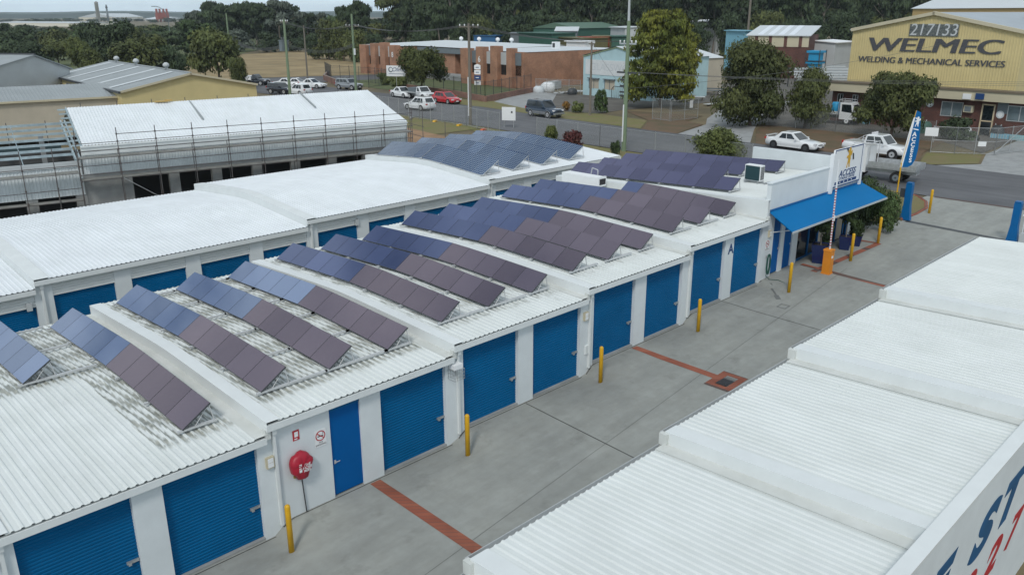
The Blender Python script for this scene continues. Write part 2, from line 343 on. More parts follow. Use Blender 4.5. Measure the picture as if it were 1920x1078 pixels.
M['pplumrefl'] = panel_mat('thin_film_glass_plum_reflection', (.225, .185, .225), .12)  # plum reflection of the near slope put into the glass colour
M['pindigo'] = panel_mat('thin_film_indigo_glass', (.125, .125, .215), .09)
M['pnavyrefl'] = panel_mat('thin_film_glass_navy_reflection', (.125, .155, .285), .08)  # darker blue sky reflection put into the glass colour
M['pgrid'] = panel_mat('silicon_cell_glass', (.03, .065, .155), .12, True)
M['pgridrefl'] = panel_mat('silicon_cell_glass_sky_reflection', (.17, .21, .30), .12, True)  # same cell glass with a paler sky reflection put into its colour

# wire mesh for fences
def wire_mat():
    m = mat('chain_wire', (.32, .34, .34), .6)
    nt = m.node_tree; b = nt.nodes['Principled BSDF']; tc = N(nt, 'ShaderNodeTexCoord')
    sp = N(nt, 'ShaderNodeSeparateXYZ'); nt.links.new(tc.outputs['Object'], sp.inputs[0])
    s1 = N(nt, 'ShaderNodeMath', operation='ADD'); nt.links.new(sp.outputs[0], s1.inputs[0]); nt.links.new(sp.outputs[1], s1.inputs[1])
    outs = []
    for op in ('ADD', 'SUBTRACT'):
        a = N(nt, 'ShaderNodeMath', operation=op); nt.links.new(s1.outputs[0], a.inputs[0]); nt.links.new(sp.outputs[2], a.inputs[1])
        k = N(nt, 'ShaderNodeMath', operation='MULTIPLY'); k.inputs[1].default_value = 9; nt.links.new(a.outputs[0], k.inputs[0])
        f = N(nt, 'ShaderNodeMath', operation='FRACT'); nt.links.new(k.outputs[0], f.inputs[0])
        l = N(nt, 'ShaderNodeMath', operation='LESS_THAN'); l.inputs[1].default_value = .09; nt.links.new(f.outputs[0], l.inputs[0]); outs.append(l)
    mxm = N(nt, 'ShaderNodeMath', operation='MAXIMUM'); nt.links.new(outs[0].outputs[0], mxm.inputs[0]); nt.links.new(outs[1].outputs[0], mxm.inputs[1])
    nt.links.new(mxm.outputs[0], b.inputs['Alpha']); return m
M['wire'] = wire_mat()

# ------------------------------------------------------------------ terrain
FL = lambda k: .3226*k                      # floor level of storage bay group k
XK = lambda k: -2.03+6.4*k
def sstep(a, b, x):
    t = min(1, max(0, (x-a)/(b-a))); return t*t*(3-2*t)
def terr(x, y):
    z = min(.0504*x-.12, 2.15)
    lo = z-.9*sstep(9, 18, y)
    q = sstep(32, 42, y)
    z = lo+(2.15-lo)*sstep(40-9*q, 50-13*q, x)
    if x < 45: z = z*(1-sstep(-13, -14.3, y)) + (-1.0)*sstep(-13, -14.3, y) if y > -60 else -1.0
    return z
def terr2(x, y):
    if y < -14.3 and x < 60:
        t = sstep(34, 50, x); return -1.0*(1-t)+2.15*t
    return terr(x, y)
def under(x, y):
    return terr2(x, y)-.03-(.35 if (x < 49.5 and -13.9 < y < .3) else 0)
def drive(x, y):
    s = .0504*x-.12
    s = min(s, 2.154)
    if x > 29.7: return s
    k = math.floor((x-XK(0))/6.4); a = XK(k)
    st = FL(k)-.06
    t = sstep(a-.1, a+.45, x); stp = (FL(k-1)-.06)*(1-t)+st*t
    m = sstep(-1.5, -.5, y)
    return s*(1-m)+stp*m
def grid(xs, ys, zf):
    m = MB(); nx = len(xs); ny = len(ys)
    vs = [(x, y, zf(x, y)) for y in ys for x in xs]
    fs = [(j*nx+i, j*nx+i+1, (j+1)*nx+i+1, (j+1)*nx+i) for j in range(ny-1) for i in range(nx-1)]
    return m.add(vs, fs, True)
fr = lambda a, b, n: [a+(b-a)*i/n for i in range(n+1)]
struct('ground', grid([-4000, -800, -150]+fr(-40, 62, 68)+[80, 120, 250, 800, 5000], [-4000, -800, -150, -60, -30, -20, -16]+fr(-14.6, -12.6, 4)+fr(-12, 60, 36)+[80, 120, 300, 900, 5000], under), M['ground'], label='dry earth ground reaching to the horizon')
struct('driveway', grid(fr(-20, 51.4, 238), [-13.9, -10, -8.2, -6, -4, -3, -2, -1.5, -1.2, -.9, -.6, -.3, 0, .3], drive), M['concrete'], label='sloping grey concrete driveway between the storage blocks')
def sheet(name, pts, matl, dz=.01, kind='structure', label=None, thick=None):
    m = MB(); m.poly([(x, y, 2.15+dz) for x, y in pts]); return struct(name, m, matl, kind, label)
ROADN = [(49.5, -60), (51.3, -6), (51.4, 0.5), (52.7, 29), (54.6, 45), (55.4, 60), (57.5, 84)]
ROADF = [(70.5, 84), (67.8, 72), (67.6, 60), (65.8, 46), (64.6, 33), (64, 20), (63.6, 5), (62.5, -60)]
sheet('road', ROADN+[(58, 128), (64, 128)]+[(66, 112), (71, 110)]+ROADF, M['asphalt'], .016, label='grey asphalt street running across behind the storage centre')
sheet('side_road', [(70.8, 110), (66.2, 111.6), (50, 124), (52, 134), (72, 127), (95, 118), (95, 108)], M['asphalt'], .012, label='asphalt turning area at the street bend below the dry field')
def strip(a, b, w, name, matl, dz, n=14, kind='structure', label=None, zf=None):
    zf = zf or (lambda x, y: (drive(x, y) if x < 51.4 else 2.15))
    a = Vector(a); b = Vector(b); d = (b-a).normalized(); p = Vector((-d.y, d.x))*w/2; m = MB(); vs = []
    for i in range(n+1):
        c = a+(b-a)*i/n
        for s in (-1, 1): q = c+p*s; vs.append((q.x, q.y, zf(q.x, q.y)+dz))
    m.add(vs, [(2*i, 2*i+1, 2*i+3, 2*i+2) for i in range(n)]); return struct(name, m, matl, kind, label)
strip((7.55, -.12), (7.35, -13), .36, 'brick_band', M['paver'], .008, 40, label='red brick band across the driveway by the flat blue door')
strip((20.0, -.12), (19.9, -3.9), .33, 'brick_band', M['paver'], .008, 30, label='red brick band leading from the storage doors to the drain')
m = MB()
for a, b in (((19.15, -4.85), (19.45, -3.85)), ((20.25, -4.85), (20.5, -3.85))): m.poly([(a[0], a[1], drive(a[0], a[1])+.009), (b[0], a[1], drive(b[0], a[1])+.009), (b[0], b[1], drive(b[0], b[1])+.009), (a[0], b[1], drive(a[0], b[1])+.009)])
for a, b in (((19.45, -4.15), (20.25, -3.85)), ((19.45, -4.85), (20.25, -4.6))): m.poly([(a[0], a[1], drive(a[0], a[1])+.009), (b[0], a[1], drive(b[0], a[1])+.009), (b[0], b[1], drive(b[0], b[1])+.009), (a[0], b[1], drive(a[0], b[1])+.009)])
struct('drain_surround', m, M['paver'], label='red brick frame set around the drain grate')
dr = empty('drain_grate', (19.85, -4.37, drive(19.85, -4.37)+.004), 0, 'black square drain grate set in the driveway concrete', 'drain')
m = MB(); m.box(-.4, .4, -.22, .22, 0, .004); m.build('pit', M['blackgap'], dr)
m = MB()
for i in range(13): x = -.38+i*.063; m.box(x, x+.022, -.22, .22, .004, .014)
m.build('grate', M['darkmetal'], dr)
strip((33.2, -.35), (32.3, -8.2), .30, 'brick_band', M['paver'], .008, 30, label='thin red brick line across the driveway at the boom gate')
strip((32.55, -1.30), (38.75, -1.85), .32, 'brick_band', M['paver'], .013, 30, label='red brick edge in front of the potted plants')
strip((38.75, -1.85), (38.6, -.5), .2, 'brick_band', M['paver'], .016, 6, label='short red brick return at the last bollard of the office')
for a, b, w_ in (((13.93, -.1), (13.45, -8.2), .035), ((26.4, -.1), (26.05, -8.2), .035), ((4, -4.55), (34, -2.3), .011)):
    strip(a, b, w_, 'joint', M['crack'], .005, 60, label='dark expansion joint in the concrete')
strip((43.75, -1.3), (43.1, -7.3), .34, 'gate_track', M['darkmetal'], .01, 12, label='dark steel gate track set across the entrance')
strip((-12, -.06), (29.9, -.06), .03, 'joint', M['crack'], .006, 300, label='dark joint line along the foot of the storage doors')
M['wet'] = mat('damp_concrete', (.17, .175, .168), .6)
for a_, b_, w_ in (((29.85, -.55), (29.3, -.95), .10), ((29.3, -.95), (28.6, -1.5), .08), ((28.6, -1.5), (28.2, -1.85), .22)): strip(a_, b_, w_, 'water_stain', M['wet'], .006, 4, label='damp stain running from the green hose across the concrete')
mw = MB()
for a_ in ((27.35, 27.42, -2.6, -2.2), (27.75, 27.82, -2.6, -2.2), (27.35, 27.82, -2.24, -2.18), (27.35, 27.82, -2.62, -2.56)): mw.add([(x, y, drive(x, y)+.006) for x, y in ((a_[0], a_[2]), (a_[1], a_[2]), (a_[1], a_[3]), (a_[0], a_[3]))], [(0, 1, 2, 3)])
struct('access_cover', mw, M['wet'], label='faint square outline of an access cover in the concrete')
# red kerb curve at the entrance, raised grass island
m = MB(); kp = [(43.7, -1.0), (45.5, -1.15), (47.6, -1.0), (49.4, -.35), (50.7, .6), (51.4, 1.6)]
for (a, b) in zip(kp, kp[1:]):
    m.tube((*a, 2.14), (*b, 2.14), .11, n=8)
struct('kerb', m, M['paver'], label='curved red brick kerb around the grass by the gate')
strip((51.35, -.2), (51.3, -13), .28, 'brick_edge', M['paver'], .02, 4, zf=lambda x, y: 2.15, label='red brick edge where the driveway meets the street')
sheet('grass_island', [(40, .35), (41.4, .1), (43.7, -1.0), (45.5, -1.15), (47.6, -1.0), (49.4, -.35), (50.7, .6), (51.4, 1.6), (51.6, 9), (41, 9)], M['grass'], .03, label='patchy grass corner beside the blue gate post')
sheet('grass_verge', [(50, 9), (51.6, 9), (52.4, 28), (54.3, 45), (52, 45), (46, 30), (46, 9)], M['grass'], .012, label='strip of grass between the storage roofs and the street')
sheet('grass_verge', [(47, 45.2), (54.4, 45.2), (55.2, 60), (56, 66), (52, 66), (49, 52)], M['grass'], .012, label='worn grass behind the temporary fence')
sheet('bare_earth_lot', [(38, 42), (46.9, 42), (48.8, 52), (51.8, 66), (44, 70), (36, 58)], M['dirt'], .014, label='orange bare earth beside the building site')
sheet('grass_verge', [(65.9, 46), (67.7, 60), (67.9, 71.5), (70.9, 71.9), (73.6, 65), (70.5, 56), (69.3, 46)], M['grass'], .02, label='grass verge in front of the low brick wall')
sheet('grass_verge', [(64.8, 33.3), (65.8, 45.6), (70.6, 51), (72, 45), (71, 37)], M['grass'], .024, label='grass verge under the two round shrubs')
sheet('litter_verge', [(64.4, 28.6), (64.7, 33.1), (71, 36.8), (77, 45), (79, 35), (73.5, 33.5), (72.2, 30.6)], M['leaflitter'], .02, label='leaf-strewn verge below the golden conifer')
sheet('side_driveway', [(64.2, 28.4), (72.4, 30.4), (77, 33.2), (95, 41), (103, 36), (80, 28.4), (72, 24.5), (64.0, 20.3)], M['greycrete'], .014, label='concrete driveway beside the big bushy trees')
sheet('litter_verge', [(63.8, 19.6), (72, 24.3), (76.5, 26), (77, 8), (69.3, 7), (64.0, 5.6)], M['leaflitter'], .014, label='brown leaf-litter verge behind the parked white cars')
sheet('grass_verge', [(63.6, 4.4), (64.0, 5.4), (69.4, 6.8), (71.8, 3.2), (66.5, 1.9)], M['grass'], .02, label='grass verge in front of the mesh gate')
sheet('side_driveway', [(63.5, 4.1), (66.5, 1.7), (72, 3), (84, 3.5), (84, -16), (63, -16)], M['greycrete'], .012, label='broad concrete apron in front of the welding workshop')
sheet('yard', [(76.8, 8), (76.6, 27.5), (104, 37), (104, 50), (112, 58), (140, 58), (140, -16), (84.2, -16), (84.2, 3.7), (72.4, 3.4)], M['gravel'], .008, label='dark gravel yard around the welding workshop')
sheet('yard', [(72.2, 45.2), (77.2, 45.4), (104, 41), (104, 60), (89, 62), (88, 74), (75, 65.2), (70.8, 51.2)], M['gravel'], .006, label='dark gravel yard in front of the light blue building')
sheet('side_driveway', [(68.2, 58), (73.2, 64), (88, 72), (88, 66), (77, 57), (67.2, 52)], M['greycrete'], .018, label='cracked driveway beside the low brick wall')
sheet('lawn', [(73.2, 66.5), (87, 71.5), (93.5, 93), (93.5, 122), (85, 124), (78, 118), (74.5, 92)], M['greengrass'], .01, label='lawn inside the black metal fence')
sheet('dry_field', [(52, 134.5), (72, 127.6), (95, 118.6), (110, 126), (220, 150), (400, 260), (300, 300), (90, 205), (58, 150)], M['dryfield'], .02, label='dry yellow grass field beyond the parked white cars')
sheet('dry_field', [(62, 150), (45, 190), (120, 420), (260, 420), (150, 262)], M['greengrass'], .02, label='green paddock far beyond the sheds')

# ------------------------------------------------------------------ ribbed sheet roofs
def rib_mesh(x0, x1, ys, zf, pitch=.2, h=.029, remap=None):
    offs = [(0, 0), (.46, 0), (.62, h), (.80, h), (.96, 0)]
    n = int(round((x1-x0)/pitch)); p = (x1-x0)/n; cols = []
    for i in range(n):
        for a, b in offs: cols.append((x0+(i+a)*p, b))
    cols.append((x1, 0)); m = MB(); nc = len(cols)
    vs = [(x, y, zf(x, y)+b) for y in ys for x, b in cols]
    if remap: vs = [remap(*v) for v in vs]
    fs = [(j*nc+i, j*nc+i+1, (j+1)*nc+i+1, (j+1)*nc+i) for j in range(len(ys)-1) for i in range(nc-1)]
    return m.add(vs, fs, False)
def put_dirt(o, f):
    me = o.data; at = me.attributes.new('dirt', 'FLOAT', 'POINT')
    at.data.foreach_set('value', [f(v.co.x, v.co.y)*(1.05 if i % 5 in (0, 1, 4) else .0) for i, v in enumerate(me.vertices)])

EA = lambda k: 3.02+.3226*k
YR, YD, RISE = 6.3, 12.6, .25
def zA(k, y): 
    t = abs(y-YR)/YR; s = RISE*(1-math.sqrt(t*t+.012)+.006); return EA(k)+s
A = empty('storage_building', (0, 0, 0), 0, 'long white storage building with blue roller doors and stepped roofs under the solar panels', 'storage building')
ysA = fr(-.13, YD+.05, 42)
rowsA = {0: [.6, 2.75], 1: [5.0, 7.18, 9.28], 2: [11.45, 13.55, 15.68], 3: [17.88, 20.0, 22.12], 4: [24.3, 26.42, 28.55]}
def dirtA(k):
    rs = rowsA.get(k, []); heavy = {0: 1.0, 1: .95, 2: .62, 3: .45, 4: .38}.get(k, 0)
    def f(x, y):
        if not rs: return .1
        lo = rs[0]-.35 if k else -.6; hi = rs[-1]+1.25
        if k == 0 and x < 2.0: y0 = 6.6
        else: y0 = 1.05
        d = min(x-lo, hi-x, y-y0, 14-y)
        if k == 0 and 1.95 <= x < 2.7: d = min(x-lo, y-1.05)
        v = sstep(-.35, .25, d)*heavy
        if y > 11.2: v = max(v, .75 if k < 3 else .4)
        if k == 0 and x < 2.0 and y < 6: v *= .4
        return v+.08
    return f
for k in range(-1, 5):
    x0, x1 = XK(k), XK(k+1)
    r = rib_mesh(x0+.3, x1-.32, ysA, lambda x, y, k=k: zA(k, y)).build('roof', M['roof'], A)
    put_dirt(r, dirtA(k))
    # smooth apron strips and the capping over the step
    m = MB(); vs = []
    for y in ysA:
        z = zA(k, y); vs += [(x0-.03, y, z-.34 if k > -1 else z-.3), (x0-.03, y, z+.045), (x0+.36, y, z+.042), (x0+.36, y, z+.03)]
    m.add(vs, [(4*j+i, 4*j+i+1, 4*j+5+i, 4*j+4+i) for j in range(len(ysA)-1) for i in range(3)])
    b = m.build('roof_capping', M['trim'], A)
    m = MB(); vs = []
    for y in ysA:
        z = zA(k, y); vs += [(x1-.37, y, z+.036), (x1-.03, y, z+.037)]
    m.add(vs, [(2*j, 2*j+1, 2*j+3, 2*j+2) for j in range(len(ysA)-1)]); b2 = m.build('roof_flashing', M['dirtytrim'], A)
    # body behind the facade, walls
    f = FL(k); E = EA(k); d0 = 6.4*k-1.61; xs = [(d0, d0+2.47), (d0+3.19, d0+5.66)]
    m = MB(); m.box(x0, x1, .26, YD-.05, f-1.6, E-.03)
    m.box(x0, d0, 0, .26, f-.5, E-.1); m.box(d0+2.47, d0+3.19, 0, .26, f-.5, E-.1); m.box(d0+5.66, x1, 0, .26, f-.5, E-.1)
    m.box(x0+.001, x1-.001, .003, .255, f+2.73, E-.1)
    if k == 1: m.box(d0+.001, 6.255, .002, .257, f-.5, f+2.731); m.box(7.35, d0+2.471, .002, .257, f-.5, f+2.731)
    m.build('wall', M['wall'], A)
    m = MB(); m.box(x0-.06, x1-.1, -.19, -.03, E-.2, E-.055); m.box(x0-.06, x1-.1, -.2, -.185, E-.2, E-.02); m.build('gutter', M['trim'], A)
    # weathered stop-end block at the step and a downpipe
    m = MB(); m.box(x1-.09, x1+.06, -.12, .02, E-.12, E+.16); m.build('gutter_end', M['dirtytrim'], A)
    if k > -1:
        m = MB(); m.box(x0+.1, x0+.22, -.14, -.01, E-.36, E-.2); m.box(x0+.12, x0+.2, -.09, -.003, f-.12, E-.36); m.build('downpipe', M['trim'], A)
    for j, (a, b_) in enumerate(xs):
        if k == 1 and j == 0:
            m = MB(); m.box(6.26, 7.345, .06, .1, f-.02, f+2.62); d = m.build('door', M['bluedoor2'], A)
            d['label'] = 'flat blue personnel door'
            m = MB(); m.box(6.26, 7.345, .03, .12, f+2.62, f+2.73); m.build('door_head', M['bluedoor'], d)
            m = MB(); m.box(6.33, 6.39, .03, .06, f+.98, f+1.08); m.tube((6.36, .01, f+1.03), (6.5, .01, f+1.03), .014); m.tube((6.36, .06, f+1.03), (6.36, .01, f+1.03), .012); m.build('handle', M['alu'], d)
            continue
        # rolled steel slats: shallow corrugation modelled across the door
        m = MB(); n = 30; hh = 2.73/n; vs = []
        for i in range(n):
            for t, o_ in ((0, .0), (.42, .0), (.62, .02), (.82, .02)): vs += [(a, .13+o_, f+(i+t)*hh), (b_, .13+o_, f+(i+t)*hh)]
        m.add(vs, [(2*i, 2*i+1, 2*i+3, 2*i+2) for i in range(len(vs)//2-1)])
        m.box(a, b_, .1, .17, f+2.62, f+2.729)
        d = m.build('roller_door', M['bluedoor'], A)
        m = MB(); m.box(b_-.3, b_-.02, .085, .128, f+.93, f+1.0); m.cbox((b_-.24, .07, f+.95), (.07, .03, .1)); m.build('latch', M['galv'], d)
        m = MB(); m.cbox(((a+b_)/2, .09, f+2.68), (.08, .03, .03)); m.build('pull_tab', M['alu'], d)
        m = MB(); m.box(a, b_, .02, .25, f-.6, f-.003); m.build('sill', M['greycrete'], A)
# wall details of the storage building
def lampbox(x, z): 
    m = MB(); m.box(x-.11, x+.11, -.09, -.001, z-.16, z+.16); o = m.build('wall_lamp', M['creampale'], A)
    m = MB(); m.box(x-.08, x+.08, -.1, -.091, z-.13, z-.005); m.box(x-.08, x+.08, -.1, -.091, z+.01, z+.13); m.build('lens', M['white'], o)
for x, z in ((4.36, 2.2), (17.1, 2.95), (30.28, 3.6)): lampbox(x, z)
m = MB()
for i in range(5):
    for q in (0, 1): m.tube((10.55+.1*i, -.02-.32*q, 2.58), (10.55+.1*i, -.02-.32*q, 2.92), .006, n=4)
for z in (2.58, 2.68, 2.8, 2.92): m.path([(10.55, -.02, z), (10.55, -.34, z), (10.95, -.34, z), (10.95, -.02, z)], .006, 4)
cg = m.build('camera_cage', M['galv'], A)
m = MB(); m.box(10.58, 10.92, -.3, -.02, 2.93, 3.08); m.build('camera_box', M['white'], cg)
m = MB(); m.cbox((17.22, -.03, 1.6), (.2, .06, .34)); m.build('meter_box', M['trim'], A)
text('bay_letter', 'A', M['signblue'], A, (26.93, -.012, 3.5), (R_(90), 0, 0), .62, 1, 0, .004, .012)
# ------------------------------------------------------------------ office end of the storage building
FO = 1.66
zO = lambda y: 5.12-.043*(y-.5)
m = rib_mesh(30.3, 39.2, fr(.25, 13.2, 8), lambda x, y: zO(y)); r = m.build('roof', M['roof'], A); put_dirt(r, lambda x, y: .15)
m = MB(); vs = []
for y in fr(.0, 13.2, 20): z = zO(y); vs += [(29.94, y, z-1.2), (29.94, y, z+.06), (30.4, y, z+.055), (30.4, y, z+.03)]
m.add(vs, [(4*j+i, 4*j+i+1, 4*j+5+i, 4*j+4+i) for j in range(20) for i in range(3)]); m.build('roof_capping', M['trim'], A)
m = MB(); m.box(30.0, 39.3, .3, 13.15, 1, 4.5); m.box(30.12, 39.45, .0, .22, 4.62, 5.95); m.box(39.25, 39.45, .22, 6.2, 1.4, 6.0); m.box(39.25, 39.45, 6.2, 13.2, 1.4, 4.75)
m.box(30.06, 39.5, -.03, .25, 5.951, 6.0)
m.box(29.97, 30.72, 0, .3, .9, 4.62); m.box(31.46, 31.84, 0, .3, 1.2, 4.62); m.box(32.66, 33.24, 0, .3, 1.2, 4.62); m.box(30.72, 33.24, .004, .3, 4.25, 4.615)
m.box(39.0, 39.44, 0, .3, 1.4, 4.62); m.box(33.24, 39.0, .004, .3, 4.3, 4.615)
m.build('wall', M['wall'], A)
for a, b_ in ((30.73, 31.45), (31.85, 32.65)):
    m = MB(); m.box(a, b_, .06, .11, FO-.15, 4.24); d = m.build('door', M['bluedoor2'], A); m = MB(); m.cbox((b_-.08, .04, FO+1), (.05, .06, .1)); m.build('handle', M['alu'], d)
m = MB(); m.box(33.26, 38.98, .12, .14, FO-.1, 4.29); g = m.build('window', M['glass'], A)
m = MB()
for x in (33.26, 34.55, 35.55, 36.6, 37.6, 38.5, 38.9): m.box(x, x+.08, .06, .118, FO-.1, 4.29)
m.box(33.26, 38.98, .055, .115, FO-.1, FO+.02); m.build('frame', M['bluepost'], g)
for q0, q1 in ((35.7, 36.5), (37.75, 38.4)): m = MB(); m.box(q0, q1, .09, .117, FO+.2, 4.1); m.build('blind', M['beige'], g)
m = MB()
aw = [(30.1, -.04, 4.66), (40.0, -.04, 4.66), (40.35, -1.35, 4.0), (29.85, -1.35, 4.0)]
m.add(aw+[(x, y, z-.05) for x, y, z in aw], [(0,1,2,3), (7,6,5,4), (0,4,5,1), (1,5,6,2), (2,6,7,3), (3,7,4,0)])
av = m.build('awning', M['awning'], A)
m = MB(); m.box(29.85, 40.35, -1.375, -1.352, 3.9, 4.0); m.build('valance', M['palegrey'], av)
m = MB(); m.box(30.1, 40.0, -.06, -.035, 4.665, 4.76); m.build('head_flashing', M['bluepost'], av)
m = MB()
for x in (30.6, 33.3, 36.4, 39.4): m.tube((x, -.02, 3.6), (x, -1.3, 3.97), .025)
m.build('bracket', M['trim'], av)
# roof sign with the golden lion emblem
sg = empty('shop_sign', (37.75, -.12, 5.85), 0, 'white sign board with a golden lion and blue ACCESS lettering above the blue awning', 'sign')
m = MB(); m.box(-1.62, 1.62, 0, .1, -.95, .98); m.box(1.62, 1.85, -.02, .2, -1.2, .9); m.box(-1.85, -1.64, -.06, .14, -1.2, .8); m.build('board', M['white'], sg)
m = MB()
for a in ((-1.62, 1.62, .93, .985), (-1.62, 1.62, -.955, -.9), (1.58, 1.63, -.9, .93), (-1.63, -1.58, -.9, .93)): m.box(a[0], a[1], -.012, -.001, a[2], a[3])
m.build('border', M['signblue'], sg)
text('lettering', 'ACCESS', M['signblue'], sg, (.02, -.006, -.33), (R_(90), 0, 0), .46, 1.2, .25, .004, .008)
text('lettering', 'STORAGE CENTRE', M['signblue'], sg, (.02, -.006, -.58), (R_(90), 0, 0), .2, 1.1, 0, .004, .0)
m = MB(); m.box(-1.35, 1.2, -.01, -.001, -.84, -.69); m.build('number_band', M['signblue'], sg)
for i, x in enumerate((-.75, -.3, .15, .6)): 
    m = MB(); m.box(x-.05, x+.05, -.014, -.0105, -.80, -.73); m.build('number_mark', M['white'], sg)
def lion(parent, sc, off, mt, y=-.01, flip=1):
    """rearing heraldic lion in flat relief"""
    pts = [(-.32,-.62),(-.16,-.62),(-.2,-.5),(-.05,-.3),(.02,-.32),(.12,-.62),(.3,-.6),(.22,-.5),(.25,-.25),(.3,-.05),(.24,.12),(.36,.14),(.5,.26),(.5,.5),(.38,.42),(.28,.34),(.26,.52),(.2,.68),(.08,.72),(-.06,.66),(-.12,.52),(-.26,.54),(-.42,.66),(-.4,.5),(-.26,.38),(-.12,.36),(-.16,.2),(-.34,.18),(-.46,.06),(-.34,.02),(-.18,.06),(-.14,-.1),(-.2,-.3),(-.3,-.48)]
    m = MB(); n = len(pts); P = [(off[0]+flip*p[0]*sc*.8, off[1]+p[1]*sc) for p in pts]
    m.prism(P, 'y', y, y-.012); o = m.build('lion_emblem', mt, parent); return o
li = lion(sg, .78, (.0, .42), M['signgold'])
m = MB(); m.tube((.42, -.03, .62), (.5, -.03, .3), .035, n=6); m.tube((-.25, -.03, .83), (-.33, -.03, .97), .035, n=6); m.build('weapon_and_shield', M['darkmetal'], li)

# rooftop objects on the office
ac = empty('air_conditioner', (34.2, 3.2, zO(3.2)+.06), R_(0), 'white outdoor air conditioner unit with dark grille on the office roof', 'air conditioner')
m = MB(); m.box(-.18, .22, -.45, .45, .08, .88); m.build('casing', M['white'], ac)
m = MB(); m.box(-.215, -.181, -.40, .40, .12, .84); m.build('grille', mat('dark_teal_fins', (.01, .045, .055), .5), ac)
m = MB()
for i in range(9): m.box(-.15+i*.04, -.13+i*.04, -.456, -.451, .15, .82)
m.build('side_louvre', M['darkmetal'], ac)
m = MB(); m.box(-.3, .3, -.8, -.74, 0, .08); m.box(-.3, .3, -.4, -.34, .0, .08); m.box(-.3, .3, .3, .36, 0, .08); m.box(-.1, -.04, -1.1, .5, .0, .045); m.build('support_rail', M['galv'], ac)
vb = empty('roof_vent_box', (0, 0, 0), 0, 'white boxed duct lying on the roof step between the panels', 'vent')
m = MB(); m.box(29.1, 29.75, 9.5, 12.0, 4.62, 5.1); m.box(29.1, 29.75, 9.38, 9.5, 4.62, 5.13); m.build('duct', M['white'], vb)
m = MB(); m.box(29.18, 29.67, 9.365, 9.379, 4.72, 5.03); m.build('opening', M['blackgap'], vb)
m = MB(); m.path([(29.9, 10.1, 5.0), (29.9, 10.1, 5.35), (29.9, 10.5, 5.42), (29.9, 10.6, 5.0)], .03); m.build('pipe_loop', M['alu'], vb)

# ------------------------------------------------------------------ solar rows
def legs_rail(row, x0, dx, dz, y0, y1, zf, link, lowz, step=1.05*2):
    n = max(1, round((y1-y0)/step))
    for i in range(n+1):
        y = y0+(y1-y0)*i/n; z = zf(y)+.055; m = MB()
        m.box(x0-.12, x0+dx+.12+link, y-.035, y+.035, z, z+.055); m.build('base_rail', M['alu'], row)
        z = zf(y)+.1; m = MB(); m.tube((x0+dx+.08, y, z), (x0+dx-.03, y, zf(y)+lowz+dz-.03), .018, n=5); m.tube((x0+dx*.45, y, z), (x0+dx-.03, y, zf(y)+lowz+dz-.05), .012, n=4)
        m.build('back_leg', M['alu'], row)
    m = MB(); ysq = fr(y0, y1, max(2, int((y1-y0)/1.2)))
    for a, b in zip(ysq, ysq[1:]):
        for (xx, zz) in ((x0+.08, lowz+.02), (x0+dx-.1, lowz+dz-.09)): m.tube((xx, a, zf(a)+zz), (xx, b, zf(b)+zz), .022, n=4)
    m.build('panel_rail', M['galv'], row)
def panel_mesh(w_, dx, dz, th=.04, mt=None, frame=True):
    me_name = 'solar_panel'
    L = math.hypot(dx, dz); m = MB(); m.box(0, L, 0, w_, -th, 0)
    return m
PCACHE = {}
def solar_row(label, x0, y0, n, zf, plum, blue, split, dx=.80, dz=.5, pw=1.05, lowz=.13, link=0, gap=.02, cat='solar panels', group='rows of solar panels on the storage roofs', yshift=0):
    row = empty('solar_array', (0, 0, 0), 0, label, cat, group)
    for i in range(n):
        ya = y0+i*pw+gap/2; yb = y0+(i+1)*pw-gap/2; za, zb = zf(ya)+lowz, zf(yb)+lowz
        mt = plum if (ya+yb)/2 < split else blue  # tone switches at the ridge, standing in for each slope's reflection
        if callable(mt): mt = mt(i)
        # skirt box: top glass + dark edge
        L = math.hypot(dx, dz); nx, nz = -dz/L, dx/L; th = .04
        q = [(x0, ya, za), (x0+dx, ya, za+dz), (x0+dx, yb, zb+dz), (x0, yb, zb)]
        m = MB(); m.add(q, [(0, 1, 2, 3)]); o = m.build('solar_panel', mt, row)
        uv = o.data.uv_layers.new(name='UVMap')
        for li_ in range(len(o.data.loops)):
            vi = o.data.loops[li_].vertex_index; uv.data[li_].uv = [(0, 0), (0, 1), (1, 1), (1, 0)][vi]
        e = .006; m = MB(); qb = [(x-nx*.004, y, z-nz*.004) for x, y, z in q]; 
        ex = [(-e, -e), (e, -e), (e, e), (-e, e)]
        qb = [(p[0]+dx/L*s[0], p[1]+s[1], p[2]+dz/L*s[0]) for p, s in zip(qb, ex)]
        qc = [(p[0]-nx*th, p[1], p[2]-nz*th) for p in qb]
        m.add(qb+qc, [(0,1,2,3), (7,6,5,4), (0,4,5,1), (1,5,6,2), (2,6,7,3), (3,7,4,0)]); m.build('panel_frame', M['darkmetal'] if mt not in (M['pgrid'], M['pgridrefl']) else M['alu'], o)
    legs_rail(row, x0, dx, dz, y0+.04, y0+n*pw-.04, zf, link, lowz)
    return row
ORD = ['first', 'second', 'third', 'fourth', 'fifth', 'sixth', 'seventh', 'eighth', 'ninth', 'tenth', 'eleventh', 'twelfth', 'thirteenth', 'fourteenth', 'fifteenth', 'sixteenth', 'seventeenth', 'eighteenth']
nr = 0
